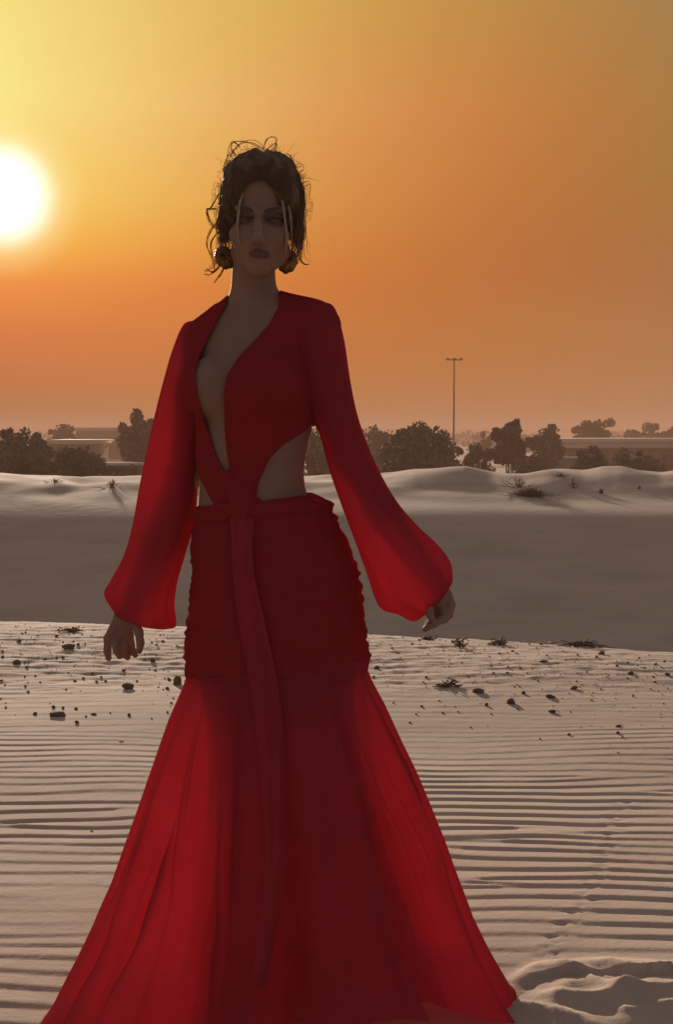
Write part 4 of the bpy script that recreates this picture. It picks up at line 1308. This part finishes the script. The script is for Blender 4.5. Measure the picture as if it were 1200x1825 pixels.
for j, q in enumerate(cols):
    fold = (.009 * (1 - q * q) + .004 * np.sin(q * 6 + SAc[:, 1] * .008)) * (1 - .75 * sstep(1350, 1700, SAc[:, 1]))
    G[:, j, 1] = np.minimum(ys[:, j], G[:, j, 1]) - .006 - np.maximum(fold, 0) + .016 * (1 - sstep(905, 940, SAc[:, 1]))
sheet('sash', G, M['sash_cloth'], dress, False)

# ---- hair: a pinned-up mass, drawn strands over it, loose wisps
hf = Field(HC + np.array([-.13, -.13, -.10]), HC + np.array([.13, .18, .19]), 0.003)
hf.ellipsoid(H(0, .020, .036), (.080, .110, .086), .0)
hf.ellipsoid(H(-.004, .022, .080), (.072, .085, .046), .03)
hf.ellipsoid(H(.026, .050, .104), (.030, .040, .026), .02)
hf.ellipsoid(H(-.034, .050, .100), (.028, .038, .024), .02)
for s in (-1, 1):
    hf.capsule(H(s * .071, .005, .02), H(s * .074, .012, -.045), .015, .008, .015)
    hf.capsule(H(s * .056, -.040, .045), H(s * .066, -.012, -.040), .017, .009, .02)
hf.carve(H(0, -.090, -.030), (.046, .075, .090), .010)
hf.carve(H(0, -.03, -.14), (.10, .12, .085), .012)
hV, hF = hf.surface()
d_ = hV - HC
az_ = np.arctan2(d_[:, 0], d_[:, 1] - .03)
hV = hV + (d_ / (np.linalg.norm(d_, axis=1, keepdims=True) + 1e-6)) * (0.0012 * np.sin(az_ * 31 + 3 * perlin(az_ * 3, d_[:, 2] * 20)) + (.004 + .004 * sstep(.05, .11, d_[:, 2])) * perlin(az_ * 4, d_[:, 2] * 26 + 3))[:, None]
hair = part('hair', hV, hF, M['hair'])

hrg = np.random.default_rng(9)
strands = []
for q in range(2200):                                        # swept up from the hairline to the knot of hair
    a = hrg.uniform(-np.pi, np.pi)
    z0 = hrg.uniform(-.05, .08)
    xa = .082 * math.sin(a)
    if abs(a) > 1.7 and abs(xa) < .050: z0 = -.030 + .092 * math.sqrt(max(0, 1 - (xa / .050) ** 2)) + abs(hrg.normal(0, .012)) - .005
    z0 = min(z0, .108)
    r0 = 1.02 + abs(hrg.normal(0, .02))
    pts = []
    for u in np.linspace(0, 1, 7):
        z = z0 + (.118 - z0) * u ** .8
        rr = math.sqrt(max(0.02, 1 - ((z - .036) / .090) ** 2))
        aa = a * (1 - .25 * u)
        pts.append(H(.082 * rr * math.sin(aa) * r0, .022 + .110 * rr * math.cos(aa) * r0, z + hrg.normal(0, .0015)))
    strands.append(tube(catmull(pts, 12), np.linspace(.0008, .0005, 12) * hrg.uniform(.7, 1.3), 3, False))
for q in range(430):                                        # messy top
    c = H(np.clip(hrg.normal(-.004, .034), -.060, .056), .035 + hrg.normal(0, .03), .112 + np.clip(hrg.normal(0, .009), -.02, .012))
    c[2] -= 5.5 * (c[0] - HC[0]) ** 2
    v = hrg.normal(size=3); v /= np.linalg.norm(v); w_ = np.cross(v, hrg.normal(size=3)); w_ /= np.linalg.norm(w_)
    r = hrg.uniform(.008, .024); arc = hrg.uniform(2, 5)
    an = np.linspace(0, arc, 14)
    pts = c + r * (np.cos(an)[:, None] * v + np.sin(an)[:, None] * w_) * np.array([1.1, 1, .62])
    strands.append(tube(pts, .00045, 3, False))
for q in range(420):                                        # flyaways standing off the outline
    a = hrg.uniform(-np.pi, np.pi); z0 = hrg.uniform(-.05, .11)
    rr = math.sqrt(max(.05, 1 - ((z0 - .036) / .092) ** 2))
    b = H(.082 * rr * math.sin(a), .03 + .1 * rr * math.cos(a), z0)
    if b[1] < HC[1] - .05: continue
    o = np.array([math.sin(a), 0, .25]) * hrg.uniform(.006, .022)
    e = b + o + np.array([0, 0, hrg.uniform(-.05, .02)])
    strands.append(tube(catmull([b, b + o * 1.1 + np.array([0, 0, .004]), e], 9), np.linspace(.00042, .00025, 9), 3, False))
for q in range(420):                                        # loose fuzz over the crown
    a = hrg.uniform(-1.75, 1.75); z0 = hrg.uniform(.07, .122)
    rr = math.sqrt(max(.04, 1 - ((z0 - .03) / .098) ** 2))
    b = H(.078 * rr * math.sin(a), .02 + .09 * rr * hrg.uniform(-.6, 1), z0)
    dr = np.array([math.sin(a) * .8, hrg.normal(0, .4), hrg.uniform(.3, 1.0)]); dr /= np.linalg.norm(dr)
    L = abs(hrg.normal(.010, .007)) + .004
    bend = hrg.normal(size=3) * L * .7
    strands.append(tube(catmull([b - dr * .004, b + dr * L * .6 + bend * .3, b + dr * L + bend], 7), np.linspace(.0005, .00025, 7), 3, False))
for q in range(150):                                        # soft ends falling over the ears
    s_ = hrg.choice([-1, 1]); a0 = hrg.uniform(-.045, .04)
    b = H(s_ * hrg.uniform(.070, .083), a0, hrg.uniform(-.01, .05))
    e = H(s_ * (.068 + hrg.normal(.004, .008)), a0 + hrg.normal(0, .012), hrg.uniform(-.085, -.045))
    m1 = (b + e) / 2 + np.array([s_ * hrg.normal(.004, .005), hrg.normal(0, .006), 0])
    strands.append(tube(catmull([b, m1, e, e + np.array([s_ * hrg.normal(.003, .005), 0, -hrg.uniform(.002, .014)])], 10), np.linspace(.0009, .0003, 10), 3, False))
V, F = merge(strands)
part('hair_strands', V, F, M['hair_strand'], hair)['kind'] = 'stuff'

WISPS = [([(390, 345), (376, 370), (368, 374), (374, 392), (384, 402)], .012), ([(386, 372), (370, 376), (376, 400), (390, 410)], .02), ([(388, 396), (373, 414), (369, 438), (378, 462), (383, 482)], .02),
         ([(392, 410), (378, 430), (376, 450), (386, 470)], .03), ([(388, 455), (381, 474), (364, 484)], .0), ([(396, 462), (388, 480), (374, 490), (364, 488)], .0), ([(402, 466), (396, 486), (386, 496), (382, 504)], -.01),
         ([(398, 450), (392, 474), (378, 484), (370, 480)], .01), ([(528, 345), (536, 380), (540, 408), (536, 438), (528, 456)], .02), ([(526, 360), (533, 392), (536, 420), (531, 444)], .0),
         ([(530, 438), (535, 460), (543, 470), (551, 471)], .0), ([(468, 268), (476, 248), (486, 243), (493, 250), (488, 264), (476, 272)], .05), ([(472, 270), (484, 260), (494, 256), (491, 268), (482, 280)], .05),
         ([(420, 276), (412, 264), (416, 255), (430, 253), (448, 257), (472, 268)], .04), ([(398, 305), (402, 286), (411, 272), (424, 264)], .03), ([(410, 280), (426, 258), (452, 254), (480, 268), (500, 272)], .04),
         ([(498, 290), (512, 276), (522, 284), (526, 300)], .04), ([(428, 262), (416, 252), (408, 262), (404, 284)], .05)]
wparts = []
for pts, dy in WISPS:
    for rep in range(2 if pts[0][1] < 310 else 4):
        jit = hrg.normal(0, 1.3, (len(pts), 2)); jit[0] *= .5
        Q = catmull([P(a + j[0], b + j[1], dy + hrg.normal(0, .004)) for (a, b), j in zip(pts, jit)], 22)
        wparts.append(tube(Q, np.linspace(.0008, .00045, 22) * (1.0 if pts[0][1] < 310 else 1.25 if rep == 0 else .8), 4, False))
V, F = merge(wparts)
part('loose_strand', V, F, M['hair_strand'], hair)['kind'] = 'stuff'
for pts in ([(440, 334, -.082), (429, 356, -.092), (425, 385, -.096), (424, 410, -.094), (428, 436, -.086)], [(494, 336, -.082), (504, 362, -.092), (508, 392, -.094), (511, 425, -.088), (509, 458, -.076)],
            [(500, 338, -.07), (514, 368, -.075), (519, 400, -.072), (520, 440, -.06)]):
    lp = []
    for rep in range(14):
        jit = hrg.normal(0, .9, (len(pts), 2)) * np.linspace(.9, .7, len(pts))[:, None]
        Q = catmull([P(a + j[0], b + j[1], c + hrg.normal(0, .0015)) for (a, b, c), j in zip(pts, jit)], 20)
        lp.append(tube(Q, np.concatenate([np.linspace(.0012, .0016, 12), np.linspace(.0016, .0006, 8)]), 4, False))
    V, F = merge(lp)
    part('fringe_strand', V, F, M['hair_light'], hair)

# ---- earrings: chunky bronze half-moons hanging from the lobes
for cx, cy, tilt, sgn in ((399, 456, -.5, -1), (514, 463, .35, 1)):
    c = P(cx, cy, -.010)
    nU, nV = 40, 18
    U = np.linspace(0, 2 * np.pi, nU, endpoint=False); Vv = np.linspace(0, 2 * np.pi, nV, endpoint=False)
    thick = .0075 + .0065 * (0.5 - 0.5 * np.cos(U + 0))          # fattest away from the lobe
    thick = thick * (1 + .07 * np.sin(U * 9))
    R0 = .0088
    x = (R0 + thick[:, None] * np.cos(Vv)[None]) * np.sin(U)[:, None]
    z = (R0 + thick[:, None] * np.cos(Vv)[None]) * np.cos(U)[:, None] * 1.28
    y = thick[:, None] * np.sin(Vv)[None] * 0.9
    ct, st = math.cos(tilt), math.sin(tilt)
    G = np.stack([x * ct + z * st, y, z * ct - x * st], -1) + c
    i, j = np.meshgrid(np.arange(nU), np.arange(nV), indexing='ij')
    F = np.stack([i * nV + j, i * nV + (j + 1) % nV, ((i + 1) % nU) * nV + (j + 1) % nV, ((i + 1) % nU) * nV + j], -1).reshape(-1, 4)
    ear = part('earring', G.reshape(-1, 3), F, M['bronze'])
    lobe = H(sgn * .066, .004, -.047)
    topp = c + np.array([st, 0, ct]) * (.0175 * 1.1)
    part('hook', *tube(catmull([lobe, (lobe + topp) / 2 + np.array([0, -.004, .003]), topp], 8), .0012, 5), M['bronze'], ear)
